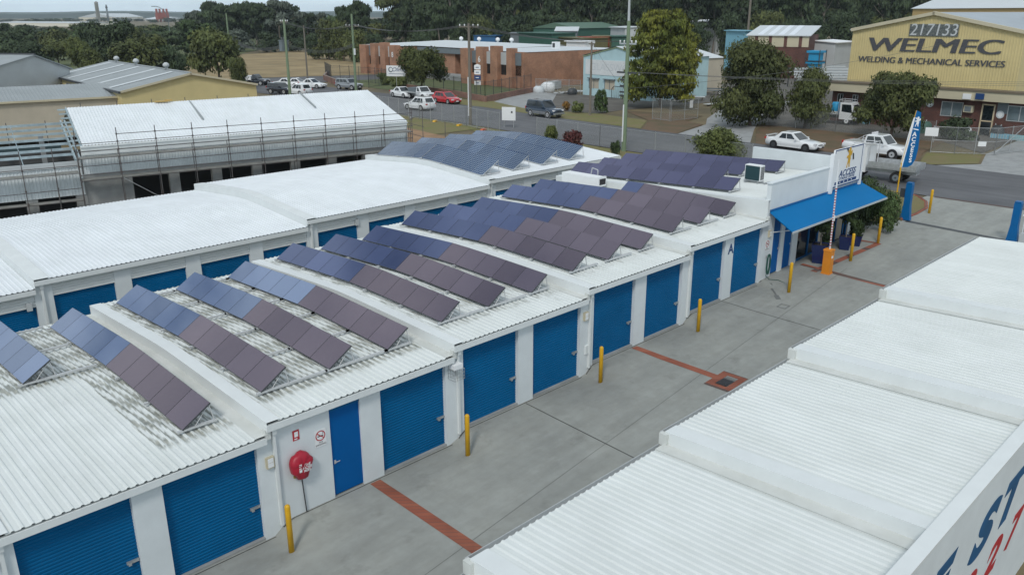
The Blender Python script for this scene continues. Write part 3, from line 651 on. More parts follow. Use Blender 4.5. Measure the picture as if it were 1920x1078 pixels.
for k in range(5):
    for j, x0 in enumerate(rowsA[k]):
        zf = lambda y, k=k: zA(k, y)+.03
        if k == 0 and j == 0: y0, n = 6.95, 5
        elif k == 4 and j == 2: y0, n = 1.33, 6
        else: y0, n = 1.33, 10
        lk = {0: 1.1, 1: 1.2, 2: .95}.get(k, .6) if j < len(rowsA[k])-1 else 0
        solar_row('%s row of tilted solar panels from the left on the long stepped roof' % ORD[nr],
            x0, y0, n, zf, M['pplumrefl'], M['pbluerefl'] if k < 2 else M['pnavyrefl'], 6.4, link=lk)
        nr += 1
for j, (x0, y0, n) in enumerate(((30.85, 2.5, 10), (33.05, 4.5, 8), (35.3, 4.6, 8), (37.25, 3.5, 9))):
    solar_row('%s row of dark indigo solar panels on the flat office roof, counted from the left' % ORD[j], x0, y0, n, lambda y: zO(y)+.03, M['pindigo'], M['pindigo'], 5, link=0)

# ------------------------------------------------------------------ rear storage building B
B = empty('storage_building', (0, 0, 0), 0, 'white storage building behind the lane, with smooth arched roof and a few blue doors', 'storage building')
YB, YBE = 18.5, 31.4
XB = [-8.7, 4.1, 16.85, 29.6, 42.5]; EB = [2.73, 3.07, 3.42, 3.72]
def zB(k, y):
    t = abs(y-25)/6.5; return EB[k]+.50*(1-math.sqrt(t*t+.03)+.015)
ysB = fr(YB-.13, YBE, 22)
for k in range(4):
    x0, x1 = XB[k], XB[k+1]; E = EB[k]; f = E-3.55
    rib_mesh(x0+.5, x1-.02, ysB, lambda x, y, k=k: zB(k, y)).build('roof', M['roofb'], B)
    m = MB(); vs = []
    for y in ysB: z = zB(k, y); vs += [(x0-.03, y, z-.34), (x0-.03, y, z+.045), (x0+.56, y, z+.042), (x0+.56, y, z+.03)]
    m.add(vs, [(4*j+i, 4*j+i+1, 4*j+5+i, 4*j+4+i) for j in range(len(ysB)-1) for i in range(3)]); m.build('roof_capping', M['trim'], B)
    m = MB(); m.box(x0, x1, YB+.3, YBE-.1, f-1.5, E-.03)
    nb = 5 if k == 3 else 4; bw = 12.78/4 if k < 3 else 3.225; 
    if k == 3: nb = 4
    doors = [(x0+.62+i*3.2, x0+.62+i*3.2+2.5) for i in range(nb)]
    xe = x0
    for a, b_ in doors: m.box(xe, a, YB, YB+.3, f-1, E-.1); xe = b_
    m.box(xe, x1, YB, YB+.3, f-1, E-.1)
    m.build('wall', M['wall'], B)
    m = MB(); m.box(x0-.05, x1-.05, YB-.2, YB-.05, E-.22, E-.06); m.box(x0-.05, x1-.05, YB-.215, YB-.195, E-.22, E-.02); m.build('gutter', M['trim'], B)
    if k: m = MB(); m.box(x0+.14, x0+.28, YB-.14, YB, E-.4, E-.2); m.box(x0+.17, x0+.26, YB-.1, YB-.003, f, E-.4); m.build('downpipe', M['trim'], B)
    for a, b_ in doors:
        # ribbed white lintel above the blue shutter
        m = MB(); vs = []; n = 6; z0 = f+2.73; hh = (E-.1-z0)/n
        for i in range(n):
            for t, o_ in ((0, 0), (.7, 0), (.8, .03), (.95, .03)): vs += [(a, YB+.04+o_, z0+(i+t)*hh), (b_, YB+.04+o_, z0+(i+t)*hh)]
        m.add(vs, [(2*i, 2*i+1, 2*i+3, 2*i+2) for i in range(len(vs)//2-1)]); m.build('lintel', M['trim'], B)
        m = MB(); vs = []; n = 30; hh = 2.73/n
        for i in range(n):
            for t, o_ in ((0, 0), (.42, 0), (.62, .02), (.82, .02)): vs += [(a, YB+.14+o_, f+(i+t)*hh), (b_, YB+.14+o_, f+(i+t)*hh)]
        m.add(vs, [(2*i, 2*i+1, 2*i+3, 2*i+2) for i in range(len(vs)//2-1)]); m.build('roller_door', M['bluedoor'], B)
for x, z in ((3.75, 2.0), (19.9, 2.75), (36.5, 3.1)):
    m = MB(); m.box(x-.1, x+.1, YB-.09, YB-.002, z-.17, z+.17); m.build('wall_lamp', M['palegrey'], B)
for i in range(4):
    x0 = 29.75+2.72*i
    zf = lambda y: zB(3, y)+.03
    solar_row('%s row from the left of cell-patterned solar panels on the rear roof' % ORD[i], x0, 19.2, 6, zf, M['pgrid'], M['pgridrefl'], 25.1, dx=1.42, dz=.78, pw=1.0, lowz=.08, gap=.015)
    r = solar_row('%s row from the left of grey-blue solar panels beyond the rear roof ridge' % ORD[i], x0, 25.25, 5, zf, M['pgrid'], M['pgridrefl'], 25.0, dx=1.42, dz=.78, pw=1.0, lowz=.08, gap=.015)

# ------------------------------------------------------------------ right storage building (foreground)
RB = empty('storage_building', (0, 0, 0), 0, 'foreground white storage building with ribbed stepped roof and painted lettering on its outer wall', 'storage building')
XR = [4.37+6.4*i for i in range(-2, 4)]; zR = lambda k, y: 3.34+.3226*(k-1)+.034*(-8-y)
for k, x0 in zip(range(-1, 5), XR):
    x1 = x0+6.4 if k < 4 else 33.5
    ysR = fr(-14.1, -7.97, 3)
    rib_mesh(x0+.3, x1-.3 if k < 4 else x1-.02, ysR, lambda x, y, k=k: zR(k, y)).build('roof', M['roof'], RB)
    m = MB(); vs = []
    for y in ysR: z = zR(k, y); vs += [(x0-.03, y, z-.34), (x0-.03, y, z+.045), (x0+.42, y, z+.042), (x0+.42, y, z+.03)]
    m.add(vs, [(4*j+i, 4*j+i+1, 4*j+5+i, 4*j+4+i) for j in range(len(ysR)-1) for i in range(3)]); m.build('roof_capping', M['trim'], RB)
    if k < 4:
        m = MB(); vs = []
        for y in ysR: z = zR(k, y); vs += [(x1-.42, y, z+.036), (x1-.03, y, z+.037)]
        m.add(vs, [(2*j, 2*j+1, 2*j+3, 2*j+2) for j in range(len(ysR)-1)]); m.build('roof_flashing', M['dirtytrim'], RB)
    z = zR(k, -8)
    m = MB(); m.box(x0, x1, -14.05, -8.2, -1.4, z-.03); m.build('wall', M['wall'], RB)
    # open box gutter on the driveway side
    m = MB(); m.box(x0-.04, x1-.08, -7.97, -7.955, z-.14, z-.035); m.box(x0-.04, x1-.08, -7.84, -7.825, z-.14, z-.01); m.box(x0-.04, x1-.08, -7.955, -7.84, z-.14, z-.13); m.build('gutter', M['palegrey'], RB)
    m = MB(); m.box(x0-.12, x0+.02, -8.08, -7.86, z-.3, z+.0); m.build('gutter_end', M['dirtytrim'], RB)
m = MB(); m.box(-8.5, 33.5, -14.40, -14.15, -1.4, 4.0); m.build('wall', M['wall'], RB)
m = MB(); m.box(-8.5, 33.5, -14.43, -14.12, 4.001, 4.06); m.build('parapet_capping', M['trim'], RB)
def glyph_fit(ch, mt, parent, x0, x1, z0, z1, y, name='lettering', bold=.06, shear=.4):
    o = text(name, ch, mt, parent, (0, 0, 0), (0, 0, 0), 1, 1, shear, .003, bold, 'LEFT'); me = o.data
    xs = [v.co.x for v in me.vertices]; ys_ = [v.co.y for v in me.vertices]; ax, bx_, ay, by_ = min(xs), max(xs), min(ys_), max(ys_)
    for v in me.vertices:
        p = v.co.copy(); v.co = (x0+(p.x-ax)/(bx_-ax)*(x1-x0), y-.004-p.z, z0+(p.y-ay)/(by_-ay)*(z1-z0))
    return o
xx = 3.95
M['wallblue'] = mat('faded_blue_wall_paint', (.004, .085, .21), .8, var=.2, vscale=1.5)
for ch in 'SELF': glyph_fit(ch, M['wallblue'], RB, xx, xx+1.85, 2.02, 3.15, -14.402); xx += 2.0
xx = 12.8
for ch in 'STORAGE': glyph_fit(ch, M['wallblue'], RB, xx, xx+1.95, 2.02, 3.15, -14.402); xx += 2.15
xx = 10.5
for ch in '182713': glyph_fit(ch, M['signred'], RB, xx+(.5 if ch == '1' else 0), xx+1.45, .78, 1.66, -14.402, 'phone_number', .035); xx += 1.85

# ------------------------------------------------------------------ building under construction + scaffold
CA = R_(-11.65)
Cb = empty('unfinished_building', (12.78, 38.97, 0), CA, 'unfinished white clad building with bare steel roof framing at its left end', 'building')
def remapC(x, y, z):
    t = max(0, min(1, x/23)); return (x, y*(1+.2*t)-.0, z)
m = rib_mesh(.35, 23.3, [-.15, 2, 4, 6.0], lambda x, y: 5.42+max(0, y)/6.0*1.85, remap=remapC); m.build('roof', M['roofb'], Cb)
m = rib_mesh(.35, 23.3, [6.0, 9, 12.0], lambda x, y: 7.27-(y-6)/6*1.85, remap=remapC); m.build('roof', M['roofb'], Cb)
m = MB(); m.box(.2, 23.25, -.2, -.02, 5.1, 5.4); m.box(.2, 23.2, -.14, -.02, 4.8, 5.098); m.box(.2, 23.28, -.26, -.15, 5.3, 5.36); m.build('fascia', M['trim'], Cb)
m = rib_mesh(.2, 23.2, [0, 1.35], lambda x, y: 0, pitch=.19, h=.03, remap=lambda x, y, z: (x, -.01-z, 3.58+y*.93)); m.build('wall_cladding', M['wall'], Cb)
m = MB(); m.box(-14, 23.2, .0, .35, 3.2, 3.56)
for i in range(-4, 9):
    u = 2.5+2.84*i if i > 0 else 2.35+2.84*i; m.box(u, u+.66, .02, .5, -.9, 3.198)
m.box(.16, 2.35, .06, .3, -.9, 3.197); m.build('concrete_frame', M['greycrete'], Cb)
m = MB(); m.box(-14, 23.1, 7, 7.2, -.9, 4.2); m.box(-14, 23.1, .4, 7, 3.3, 3.42); m.build('wall', mat('dark_block_wall', (.09, .09, .09), .9), Cb)
m = MB(); m.box(-16, 24, -6.5, 12, -1, -.62); m.build('floor_slab', M['greycrete'], Cb)
m = MB()
m.add([(23.22, -.1, 3.6), (23.22, 14, 3.6), (23.22, 14, 5.4), (23.22, 7.2, 7.2), (23.22, -.1, 5.38), (23.3, -.1, 3.6), (23.3, 14, 3.6), (23.3, 14, 5.4), (23.3, 7.2, 7.2), (23.3, -.1, 5.38)], [(4,3,2,1,0), (5,6,7,8,9), (0,5,9,4), (4,9,8,3)]); m.box(23.1, 23.4, .3, 13, -.9, 3.598)
m.build('gable_wall', M['palegrey'], Cb)
for a, b in (((8.6, 6.5), (8.6, 2.7)), ((17.3, 7.0), (17.3, 3.6))):
    m = MB(); zz = lambda y: 5.47+y/6.9*1.83
    m.tube((a[0], a[1], zz(a[1])+.05), (b[0], b[1], zz(b[1])+.1), .07, n=4); m.build('loose_flashing', M['greyroof'], Cb)
m = MB(); m.cbox((6.6, 6.25, 7.35), (.9, .35, .06)); m.cbox((7.1, 6.3, 7.4), (.5, .2, .1)); m.build('insulation_scrap', mat('timber_yellow', (.5, .34, .12), .9), Cb)
# steel skeleton of the lower left part
m = MB(); m.box(-14, .1, -.12, .02, 4.15, 4.5); m.build('eave_beam', M['palegrey'], Cb)
sk = mat('teal_galvanised_steel', (.46, .56, .60), .45, metal=.3, var=.3, vscale=2)
for i in range(7):
    v = .6+i*.85; z = 4.6+v*.28
    m = MB(); m.box(-14, -.1, v, v+.06, z, z+.16); m.build('purlin', sk, Cb)
for u in (-6.5, -3.1):
    m = MB(); m.tube((u, .1, 4.45), (u-.1, 6.3, 6.2), .035, n=4); m.build('bridging_strap', sk, Cb)
for u in (-.15, .1, -10):
    m = MB(); m.cbox((u, 3.1, 5.4), (.1, 6.6, .28), rx=R_(16)); m.build('rafter', sk, Cb)
m = MB(); m.cbox((.3, 3.1, 6.2), (.06, 6.6, .3), rx=R_(17)); m.build('roof_truss', sk, Cb)
for i in range(9):
    v = .1+i*.72; m = MB(); m.box(-.25, .4, v, v+.06, 5.36+v*.3, 5.46+v*.3); m.build('purlin', sk, Cb)
m = rib_mesh(-14, .1, [0, 1.0], lambda x, y: 0, pitch=.19, h=.03, remap=lambda x, y, z: (x, -.01-z, 2.3+y*1.85)); m.build('wall_cladding', M['wall'], Cb)
m = MB(); m.box(-14, -.2, .5, 8.5, 3.4, 3.5); m.build('mezzanine_floor', mat('dark_teal_floor', (.05, .085, .095), .7), Cb)
m = MB(); m.box(-14, -.2, 8.5, 8.7, 3.4, 4.6); m.build('wall', mat('dark_teal_floor', (.05, .085, .095), .7), Cb)
for i in range(4):
    m = MB(); m.box(-11+i*3.1, -10.7+i*3.1, 5.6, 5.9, 3.5, 5.6); m.build('steel_column', M['greycrete'], Cb)
m = MB(); m.cbox((-4.6, 3.2, 3.75), (3.4, .12, .3)); m.cbox((-5.2, 4.0, 3.75), (3.8, .12, .3)); m.build('timber_formwork', mat('formply_orange', (.35, .2, .06), .8), Cb)

Sc = empty('scaffold', (12.78, 38.97, 0), CA, 'rusty steel tube scaffold standing along the unfinished white building', 'scaffold')
scm = mat('weathered_scaffold_steel', (.12, .125, .13), .6, vscale=1.2, col2=(.10, .075, .068))
dkm = mat('scaffold_plank', (.27, .27, .25), .85, var=.3, vscale=2)
us = [-5.6, -3.27, -1.5, -.12]+[2.3+2.33*i for i in range(10)]
for u in us:
    low = u < -1
    m = MB(); top = 5.5 if low else 6.55
    m.tube((u, -1.0, -.7), (u, -1.0, top), .028, n=5)
    for z in ([2.2, 3.0, 4.3] if low else [3.3, 3.68, 4.24, 4.7, 5.17, 5.66, 6.14]): m.tube((u, -1.0, z-.05), (u, -1.0, z+.06), .055, n=6)
    m.build('standard', scm, Sc)
    m = MB(); m.tube((u+.02, -.35, -.7), (u+.02, -.35, 3.4 if low else 4.75+.35), .026, n=5); m.build('standard', scm, Sc)
    m = MB(); 
    for z in ((2.1, 3.9) if low else (3.3, 4.68)): m.tube((u, -1.0, z), (u, -.3, z), .025, n=4)
    m.build('transom', scm, Sc)
for z in (3.3, 3.68, 4.24, 4.7, 5.17, 5.66, 6.14):
    m = MB(); m.tube((-.12 if z < 6 else 2.3, -1.0, z), (23.3, -1.0, z), .024, n=5); m.build('ledger', scm, Sc)
for z in (2.1, 2.9, 3.85, 4.35):
    m = MB(); m.tube((-7.8, -1.0, z), (-.12, -1.0, z), .024, n=5); m.build('ledger', scm, Sc)
for (a, b, z) in ((-.1, 23.2, 4.72), (-.1, 23.2, 3.34), (-8, -.2, 3.88), (-8, -.2, 2.1)):
    m = MB()
    for j in range(3): m.box(a, b, -.97+j*.21, -.78+j*.21, z, z+.05)
    m.build('deck', dkm, Sc)
m = MB(); m.tube((2.35, -1.02, 3.3), (6.6, -1.02, .2), .024, n=5); m.build('diagonal_brace', M['galv'], Sc)
Sf = empty('scaffold_tower', (12.78, 38.97, 0), CA, 'short end bay of scaffold at the street corner of the unfinished building', 'scaffold')
for (u, v) in ((24.2, -1), (24.3, 1.4), (26.4, -.6), (24.3, 3.8), (24.4, 6.2), (24.4, 8.6)):
    m = MB(); m.tube((u, v, .5), (u, v, 6.2 if u < 24.35 and v < 2 else 5.2), .028, n=5); m.build('standard', scm, Sf)
for z in (3.3, 4.2, 5.0):
    m = MB(); m.tube((24.3, -1, z), (24.4, 8.6, z), .022, n=4); m.build('ledger', scm, Sf)
m = MB(); m.box(23.7, 24.25, -1, 6, 3.4, 3.45); m.build('deck', dkm, Sf)
# back-side scaffold whose tips show above the ridge
Sk = empty('scaffold', (12.78, 38.97, 0), CA, 'scaffold behind the unfinished building with only pole tips above its ridge', 'scaffold')
for i in range(-4, 9):
    m = MB(); u = -.6+2.6*i; m.tube((u, 13.6, .5), (u, 13.6, 6.9 if i > 0 else 5.7), .03, n=5); m.build('standard', scm, Sk)
for z in (4.3, 5.0):
    m = MB(); m.tube((-11, 13.6, z), (-.6, 13.6, z), .026, n=5); m.build('ledger', scm, Sk)

# ------------------------------------------------------------------ sheds on the left
def gable(parent, L, W, eave, ridge, base, roofm, wallm, over=.2, pitch=.35, ribh=.03, rib=True):
    """ridge along local x (0..L); width along y (0..W)"""
    h = W/2
    for s in (0, 1):
        ys = [-over, h] if s == 0 else [h, W+over]
        zf = (lambda x, y: eave+(ridge-eave)*(y/h)) if s == 0 else (lambda x, y: eave+(ridge-eave)*((W-y)/h))
        rib_mesh(-over, L+over, ys, zf, pitch, ribh).build('roof', roofm, parent)
    m = MB(); m.prism([(0, base), (W, base), (W, eave-.02), (h, ridge-.03), (0, eave-.02)], 'x', 0, L); return m.build('wall', wallm, parent)
def place_edge(pa, pb, z):
    a = px2(*pa, z); b = px2(*pb, z); return a, b, math.atan2(b.y-a.y, b.x-a.x), (b-a).length
# cream shed: front gable faces us
a, b, rz, L_ = place_edge((226, 172), (480, 158), 5.6)
Ys = empty('shed', (a.x, a.y, 2.15), rz, 'cream steel shed with grey roof and four translucent strips', 'shed')
W_ = L_; dep = 33
zr = 1.55
m = MB(); m.prism([(0, 0), (W_, 0), (W_, 3.43), (W_/2, 3.4+zr), (0, 3.43)], 'y', 0, dep); m.build('wall', M['creamsteel'], Ys)
for s in (0, 1):
    x0, x1 = (-.3, W_/2) if s == 0 else (W_/2, W_+.3); 
    zf = (lambda x: 3.47+zr*x/(W_/2)) if s == 0 else (lambda x: 3.47+zr*(W_-x)/(W_/2))
    m = MB(); nn = 90; vs = []
    for i in range(nn+1):
        y = -.3+(dep+.6)*i/nn
        for x in (x0, x1): vs.append((x, y, zf(x)+(.03 if i % 2 else 0)))
    m.add(vs, [(2*i, 2*i+1, 2*i+3, 2*i+2) for i in range(nn)]); rf = m.build('roof', M['greyroof'], Ys)
    if s == 0:
        for q in (4.2, 10.5, 17, 23.5, 30):
            m = MB(); m.add([(x0+.4, q, zf(x0+.4)+.05), (x1-.4, q, zf(x1-.4)+.05), (x1-.4, q+1.1, zf(x1-.4)+.05), (x0+.4, q+1.1, zf(x0+.4)+.05)], [(0, 1, 2, 3)]); m.build('translucent_strip', M['skylight'], rf)
m = MB(); m.tube((W_/2, -.3, 3.52+zr), (W_/2, dep, 3.52+zr), .12, n=5); m.build('ridge_cap', M['greyroof'], Ys)
m = MB(); m.box(-.32, -.1, -.3, dep, 3.25, 3.47); m.build('gutter', M['darkmetal'], Ys)
m = MB(); m.cbox((W_*.25, -.32, 3.42+zr*.5), (W_/2+.3, .08, .22), ry=-math.atan2(zr, W_/2)); m.cbox((W_*.75, -.32, 3.42+zr*.5), (W_/2+.3, .08, .22), ry=math.atan2(zr, W_/2)); m.build('barge_board', M['creampale'], Ys)
for q in (8, 20, 29): 
    m = MB(); m.lathe([(.2, 0), (.2, .3), (.38, .35), (.38, .6), (.15, .8)], (W_/2, q, 3.5+zr), 10); m.build('roof_vent', M['palegrey'], Ys)
for q in (6, 14, 22):
    m = MB(); m.box(-.06, -.005, q, q+2.8, 0, 2.9); m.build('roller_door', M['slate'], Ys)
# long beige building
a, b, rz, L_ = place_edge((-60, 195), (228, 180), 5.0)
Bg = empty('long_building', (a.x, a.y, 1), rz, 'long low beige building with ribbed grey roof at the left edge', 'building')
gable(Bg, L_, 13, 4.0, 5.0, 0, M['greyroof'], M['beige'])
m = MB(); m.box(-.3, L_+.3, -.32, -.16, 3.82, 4.02); m.build('gutter', M['creampale'], Bg)
# pale grey shed at far left: gable end faces us
a, b, rz, L_ = place_edge((-130, 152), (130, 129), 6.6)
Gs = empty('shed', (a.x, a.y, 2.15), rz, 'large pale grey shed with low gable at the far left', 'shed')
dep = 42; zr = 2.0
m = MB(); m.prism([(0, 0), (L_, 0), (L_, 4.43), (L_*.72, 4.4+zr), (0, 3.8)], 'y', 0, .3); m.box(.3, L_-.3, .3, dep, 0, 4.3); m.build('wall', M['palegrey'], Gs)
m = MB(); vs = [(-.3, -.3, 3.9), (L_*.72, -.3, 4.5+zr), (L_+.3, -.3, 4.45), (-.3, dep, 3.9), (L_*.72, dep, 4.5+zr), (L_+.3, dep, 4.45)]
m.add(vs+[(x, y, z-.12) for x, y, z in vs], [(0,1,4,3), (1,2,5,4), (0,6,7,1), (1,7,8,2), (9,10,7,6), (10,11,8,7)]); m.build('roof', M['greyroof'], Gs)
m = MB(); m.tube((L_*.72, -.3, 4.55+zr), (L_*.72, dep, 4.55+zr), .12, n=5); m.build('ridge_cap', M['darkmetal'], Gs)

# ------------------------------------------------------------------ brick factory units (facade frame: x along the street, y into the lot)
fv = Vector((94.0-90.1, 123-75.6)); rzB = math.atan2(-fv.y, -fv.x)   # local x runs from the left unit towards the right unit
LB = fv.length
Bk = empty('brick_factory', (94.0, 123, 2.15), rzB, 'orange brick factory units with tall brick fins and white numeral 6', 'building')
U = lambda u: LB-u     # u measured from the right corner
def fbox(m, u0, u1, y0, y1, z0, z1): m.box(min(U(u0), U(u1)), max(U(u0), U(u1)), y0, y1, z0, z1)
m = MB(); 
fbox(m, 0, 15.4, .9, 24, 0, 5.3); fbox(m, 15.4, 50, 7.0, 24, 0, 5.3); fbox(m, 35.9, 50, .9, 7, 0, 5.3); fbox(m, 15.4, 20.2, 5, 7, 4.35, 5.3)
fbox(m, 24.2, 35.9, 5, 7, 0, 5.25)
fbox(m, 0, .05+2.2, .6, .9, 0, 5.5); m.box(LB-.3, LB, .9, 24, 5.3, 5.45)
m.build('wall', M['brick'], Bk)
for a, b_, h in ((2.0, 3.3, 6.05), (5.6, 7.4, 6.3), (9.3, 11.2, 6.1), (13.3, 15.5, 5.75), (36.1, 38.1, 5.65), (39.7, 41.5, 6.05), (43.2, 45.0, 5.85), (46.8, 49.2, 5.5)):
    m = MB(); fbox(m, a, b_, -.25, 1.0, 0, h); m.build('brick_fin', M['brick'], Bk)
for a, b_, lt in ((3.3, 5.6, 1), (7.4, 9.3, 1), (11.2, 13.3, 0), (.6, 2.0, 0), (38.1, 39.7, 1), (41.5, 43.2, 1), (45.0, 46.8, 0)):
    m = MB(); fbox(m, a, b_, .5, .85, 3.45, 5.35); m.build('cladding_panel', M['palegrey'] if lt else M['slate'], Bk)
    m = MB(); fbox(m, a, b_, .6, .87, 1.85, 3.44); g = m.build('window', M['glass'], Bk)
    m = MB(); fbox(m, a, b_, .4, .899, 0, 1.84); m.build('spandrel', M['brick'], Bk)
m = MB(); fbox(m, 15.9, 20.1, 4.8, 5.0, .9, 4.35); m.build('roller_door', M['palegrey'], Bk)
m = MB(); fbox(m, 15.5, 35.9, 4.6, 4.99, 4.36, 5.3); m.build('fascia', M['slate'], Bk)
m = MB(); fbox(m, 15.5, 35.9, 2, 5, 0, .9); m.build('loading_dock', M['greycrete'], Bk)
m = MB(); vs = [(U(15.5), 1.2, 5.42), (U(0)+.1, 1.2, 5.5), (U(0)+.1, 24.3, 5.45), (U(15.5), 24.3, 5.45), (U(10), 13, 5.75), (U(0), 13, 5.5)]
m.add(vs, [(0, 1, 5, 4), (4, 5, 2, 3), (0, 4, 3)]); m.build('roof', M['skylight'], Bk)
m = MB(); vs = [(U(50), 1.2, 5.45), (U(36), 1.2, 5.5), (U(36), 4.5, 5.5), (U(15.4), 4.5, 5.42), (U(15.4), 24.3, 5.6), (U(50), 24.3, 5.6), (U(38), 13, 6.3), (U(18), 14, 6.2)]
m.add(vs, [(0, 1, 2, 6), (2, 3, 7, 6), (3, 4, 7), (4, 5, 6, 7), (5, 0, 6)]); m.build('roof', M['skylight'], Bk)
for u_, y_ in ((33, 13), (28, 13.5), (23, 14), (19, 14)):
    m = MB(); m.lathe([(.2, 0), (.2, .35), (.4, .4), (.4, .75), (.15, .95)], (U(u_), y_, 6.1), 10); m.build('roof_vent', M['white'], Bk)
m = MB(); m.box(U(6), U(5), 12, 13, 5.5, 6.7); v = m.build('roof_unit', M['white'], Bk); m = MB(); m.box(U(5.8), U(5.2), 11.97, 11.999, 5.8, 6.5); m.build('grille', M['darkmetal'], v)
text('unit_number', '6', M['white'], Bk, (U(10.3), -.27, 4.1), (R_(90), 0, 0), 1.35, 1, 0, .01, .015)
text('unit_number', '8', M['white'], Bk, (U(37.0), -.27, 3.9), (R_(90), 0, 0), 1.35, 1, 0, .01, .015)

# low wall and black fence round the lawn
Wl = empty('garden_wall', (0, 0, 0), 0, 'low brown brick wall bordering the lawn of the brick factory', 'wall')
wp = [(86.6, 69.9), (72.4, 64.8), (75.2, 74.5), (77.6, 91)]
for a, b in zip(wp, wp[1:]):
    m = MB(); a = Vector(a); b = Vector(b); L_ = (b-a).length; c = (a+b)/2; m.cbox((c.x, c.y, 2.5), (L_+.3, .3, .8), rz=math.atan2(b.y-a.y, b.x-a.x)); m.build('wall', M['bricklow'], Wl)
def picket_fence(pts, z0, h, label, post=2.6, gap=.24, name='metal_fence', mt=None, pr=.04):
    F = empty(name, (pts[0][0], pts[0][1], z0), 0, label, 'fence'); mt = mt or M['darkmetal']; o = Vector(pts[0])
    bars = MB()
    for a, b in zip(pts, pts[1:]):
        a = Vector(a)-o; b = Vector(b)-o; L_ = (b-a).length; n = max(1, round(L_/post))
        for i in range(n+1):
            p = a+(b-a)*i/n; m = MB(); m.tube((p.x, p.y, 0), (p.x, p.y, h+.1), pr, n=4); m.build('post', mt, F)
        for z in (.15, h-.1): bars.tube((a.x, a.y, z), (b.x, b.y, z), .025, n=4)
        nb = int(L_/gap)
        for i in range(nb): p = a+(b-a)*i/nb; bars.tube((p.x, p.y, .1), (p.x, p.y, h), .011, n=3, cap=False)
    bars.build('bars', mt, F); return F
picket_fence([(86.6, 70), (72.45, 64.9), (75.25, 74.5), (77.6, 91)], 2.9, 1.9, 'black metal bar fence standing on the low brick wall')
picket_fence([(74.5, 94.5), (80, 96.5), (80.5, 103), (79.5, 113), (84, 122)], 2.15, 2.6, 'tall black bar fence left of the brick factory')
Wr = empty('retaining_wall', (0, 0, 0), 0, 'brown retaining wall below the fence at the street bend', 'wall')
m = MB()
for a, b in (((78.6, 114), (72.5, 99.5)), ((78.6, 114), (86, 124))):
    a = Vector(a); b = Vector(b); c = (a+b)/2; m.cbox((c.x, c.y, 2.6), ((b-a).length, .3, 1.0), rz=math.atan2(b.y-a.y, b.x-a.x))
m.build('wall', M['bricklow'], Wr)

def sign_board(P, w_, h_, z, rz, label, mt=None, legs=2, texts=(), back=None):
    S = empty('sign', (P[0], P[1], 2.15), rz, label, 'sign')
    m = MB(); m.box(-w_/2, w_/2, -.03, .03, z, z+h_); m.build('board', mt or M['white'], S)
    for x in ([-w_*.35, w_*.35] if legs == 2 else [0] if legs == 1 else []):
        m = MB(); m.tube((x, .06, 0), (x, .06, z+.05), .045, n=6); m.build('leg', M['galv'], S)
    return S
FACE = R_(-45)   # boards turned towards the south-west
s_ = sign_board((72.3, 84.2), 3.1, 1.55, 2.4, R_(-62), 'white company sign on one post in front of the feathery tree', legs=1)
text('lettering', 'Olma', M['signblue'], s_, (.35, -.036, 3.35), (R_(90), 0, 0), .8, 1.2, .3, .004)
m = MB(); m.tube((-.85, -.05, 3.35), (-.85, -.032, 3.35), .38, n=18); m.build('logo_ring', M['slate'], s_); m = MB(); m.tube((-.8, -.06, 3.38), (-.8, -.045, 3.38), .25, n=18); m.build('logo_disc', M['white'], s_)
m = MB(); m.box(-1.2, 1.3, -.036, -.031, 2.72, 2.78); m.build('line', M['signblue'], s_)
s_ = sign_board((73.5, 67.5), .95, .0, 0, R_(-62), 'tall narrow directory sign of stacked plates by the black fence', legs=0)
for o in list(s_.children): D.objects.remove(o)
for i, (z, mt) in enumerate(((2.0, M['white']), (2.7, M['signblue']), (3.4, M['white']), (4.05, M['white']))):
    m = MB(); m.prism([(-.45, z), (.45, z), (.45, z+.55), (0, z+(.72 if i == 3 else .56)), (-.45, z+.55)], 'y', -.03, .03); p = m.build('plate', mt, s_)
    m = MB(); m.box(-.25, .22, -.036, -.031, z+.22, z+.32); m.build('lettering', M['signblue'] if mt is M['white'] else M['white'], p)
for x in (-.42, .42): m = MB(); m.tube((x, .05, 0), (x, .05, 4.6), .04); m.build('leg', M['darkmetal'], s_)
s_ = sign_board((56.0, 43.6), 1.45, 1.35, .75, R_(-60), 'blank white site board standing at the street edge behind the panels')
m = MB(); m.box(.25, .42, -.037, -.031, 1.5, 1.7); m.build('small_logo', M['darkmetal'], s_)

# ------------------------------------------------------------------ light blue workshop
Bl = empty('workshop', (89.4, 62.2, 2.15), R_(-95), 'light blue gabled workshop with faded white banner band', 'building')
m = MB(); WB = 13.0; m.prism([(0, 0), (WB, 0), (WB, 5.5), (WB/2, 6.85), (0, 5.5)], 'y', 0, 12); m.build('wall', M['lightblue'], Bl)
m = MB(); m.add([(-.3, -.3, 5.5), (WB/2, -.3, 6.95), (WB+.3, -.3, 5.5), (-.3, 12.3, 5.5), (WB/2, 12.3, 6.95), (WB+.3, 12.3, 5.5)], [(0,1,4,3), (1,2,5,4)]); m.build('roof', M['skylight'], Bl)
m = MB(); an = math.atan2(1.4, WB/2); m.cbox((WB/4, -.06, 6.1), (WB/2+.3, .12, .14), ry=-an); m.cbox((WB*.75, -.06, 6.1), (WB/2+.3, .12, .14), ry=an); m.build('barge_board', mat('pale_green_trim', (.42, .5, .28), .7), Bl)
m = MB(); m.box(.5, WB, -.06, -.004, 2.95, 5.0); m.build('banner', mat('faded_banner_white', (.66, .69, .70), .8, var=.1, vscale=1.5), Bl)
text('faded_lettering', 'GLASSWORKS', mat('faded_grey_lettering', (.55, .59, .61), .9), Bl, (6.6, -.065, 4.0), (R_(90), 0, 0), 1.4, 1.15, 0, .003)
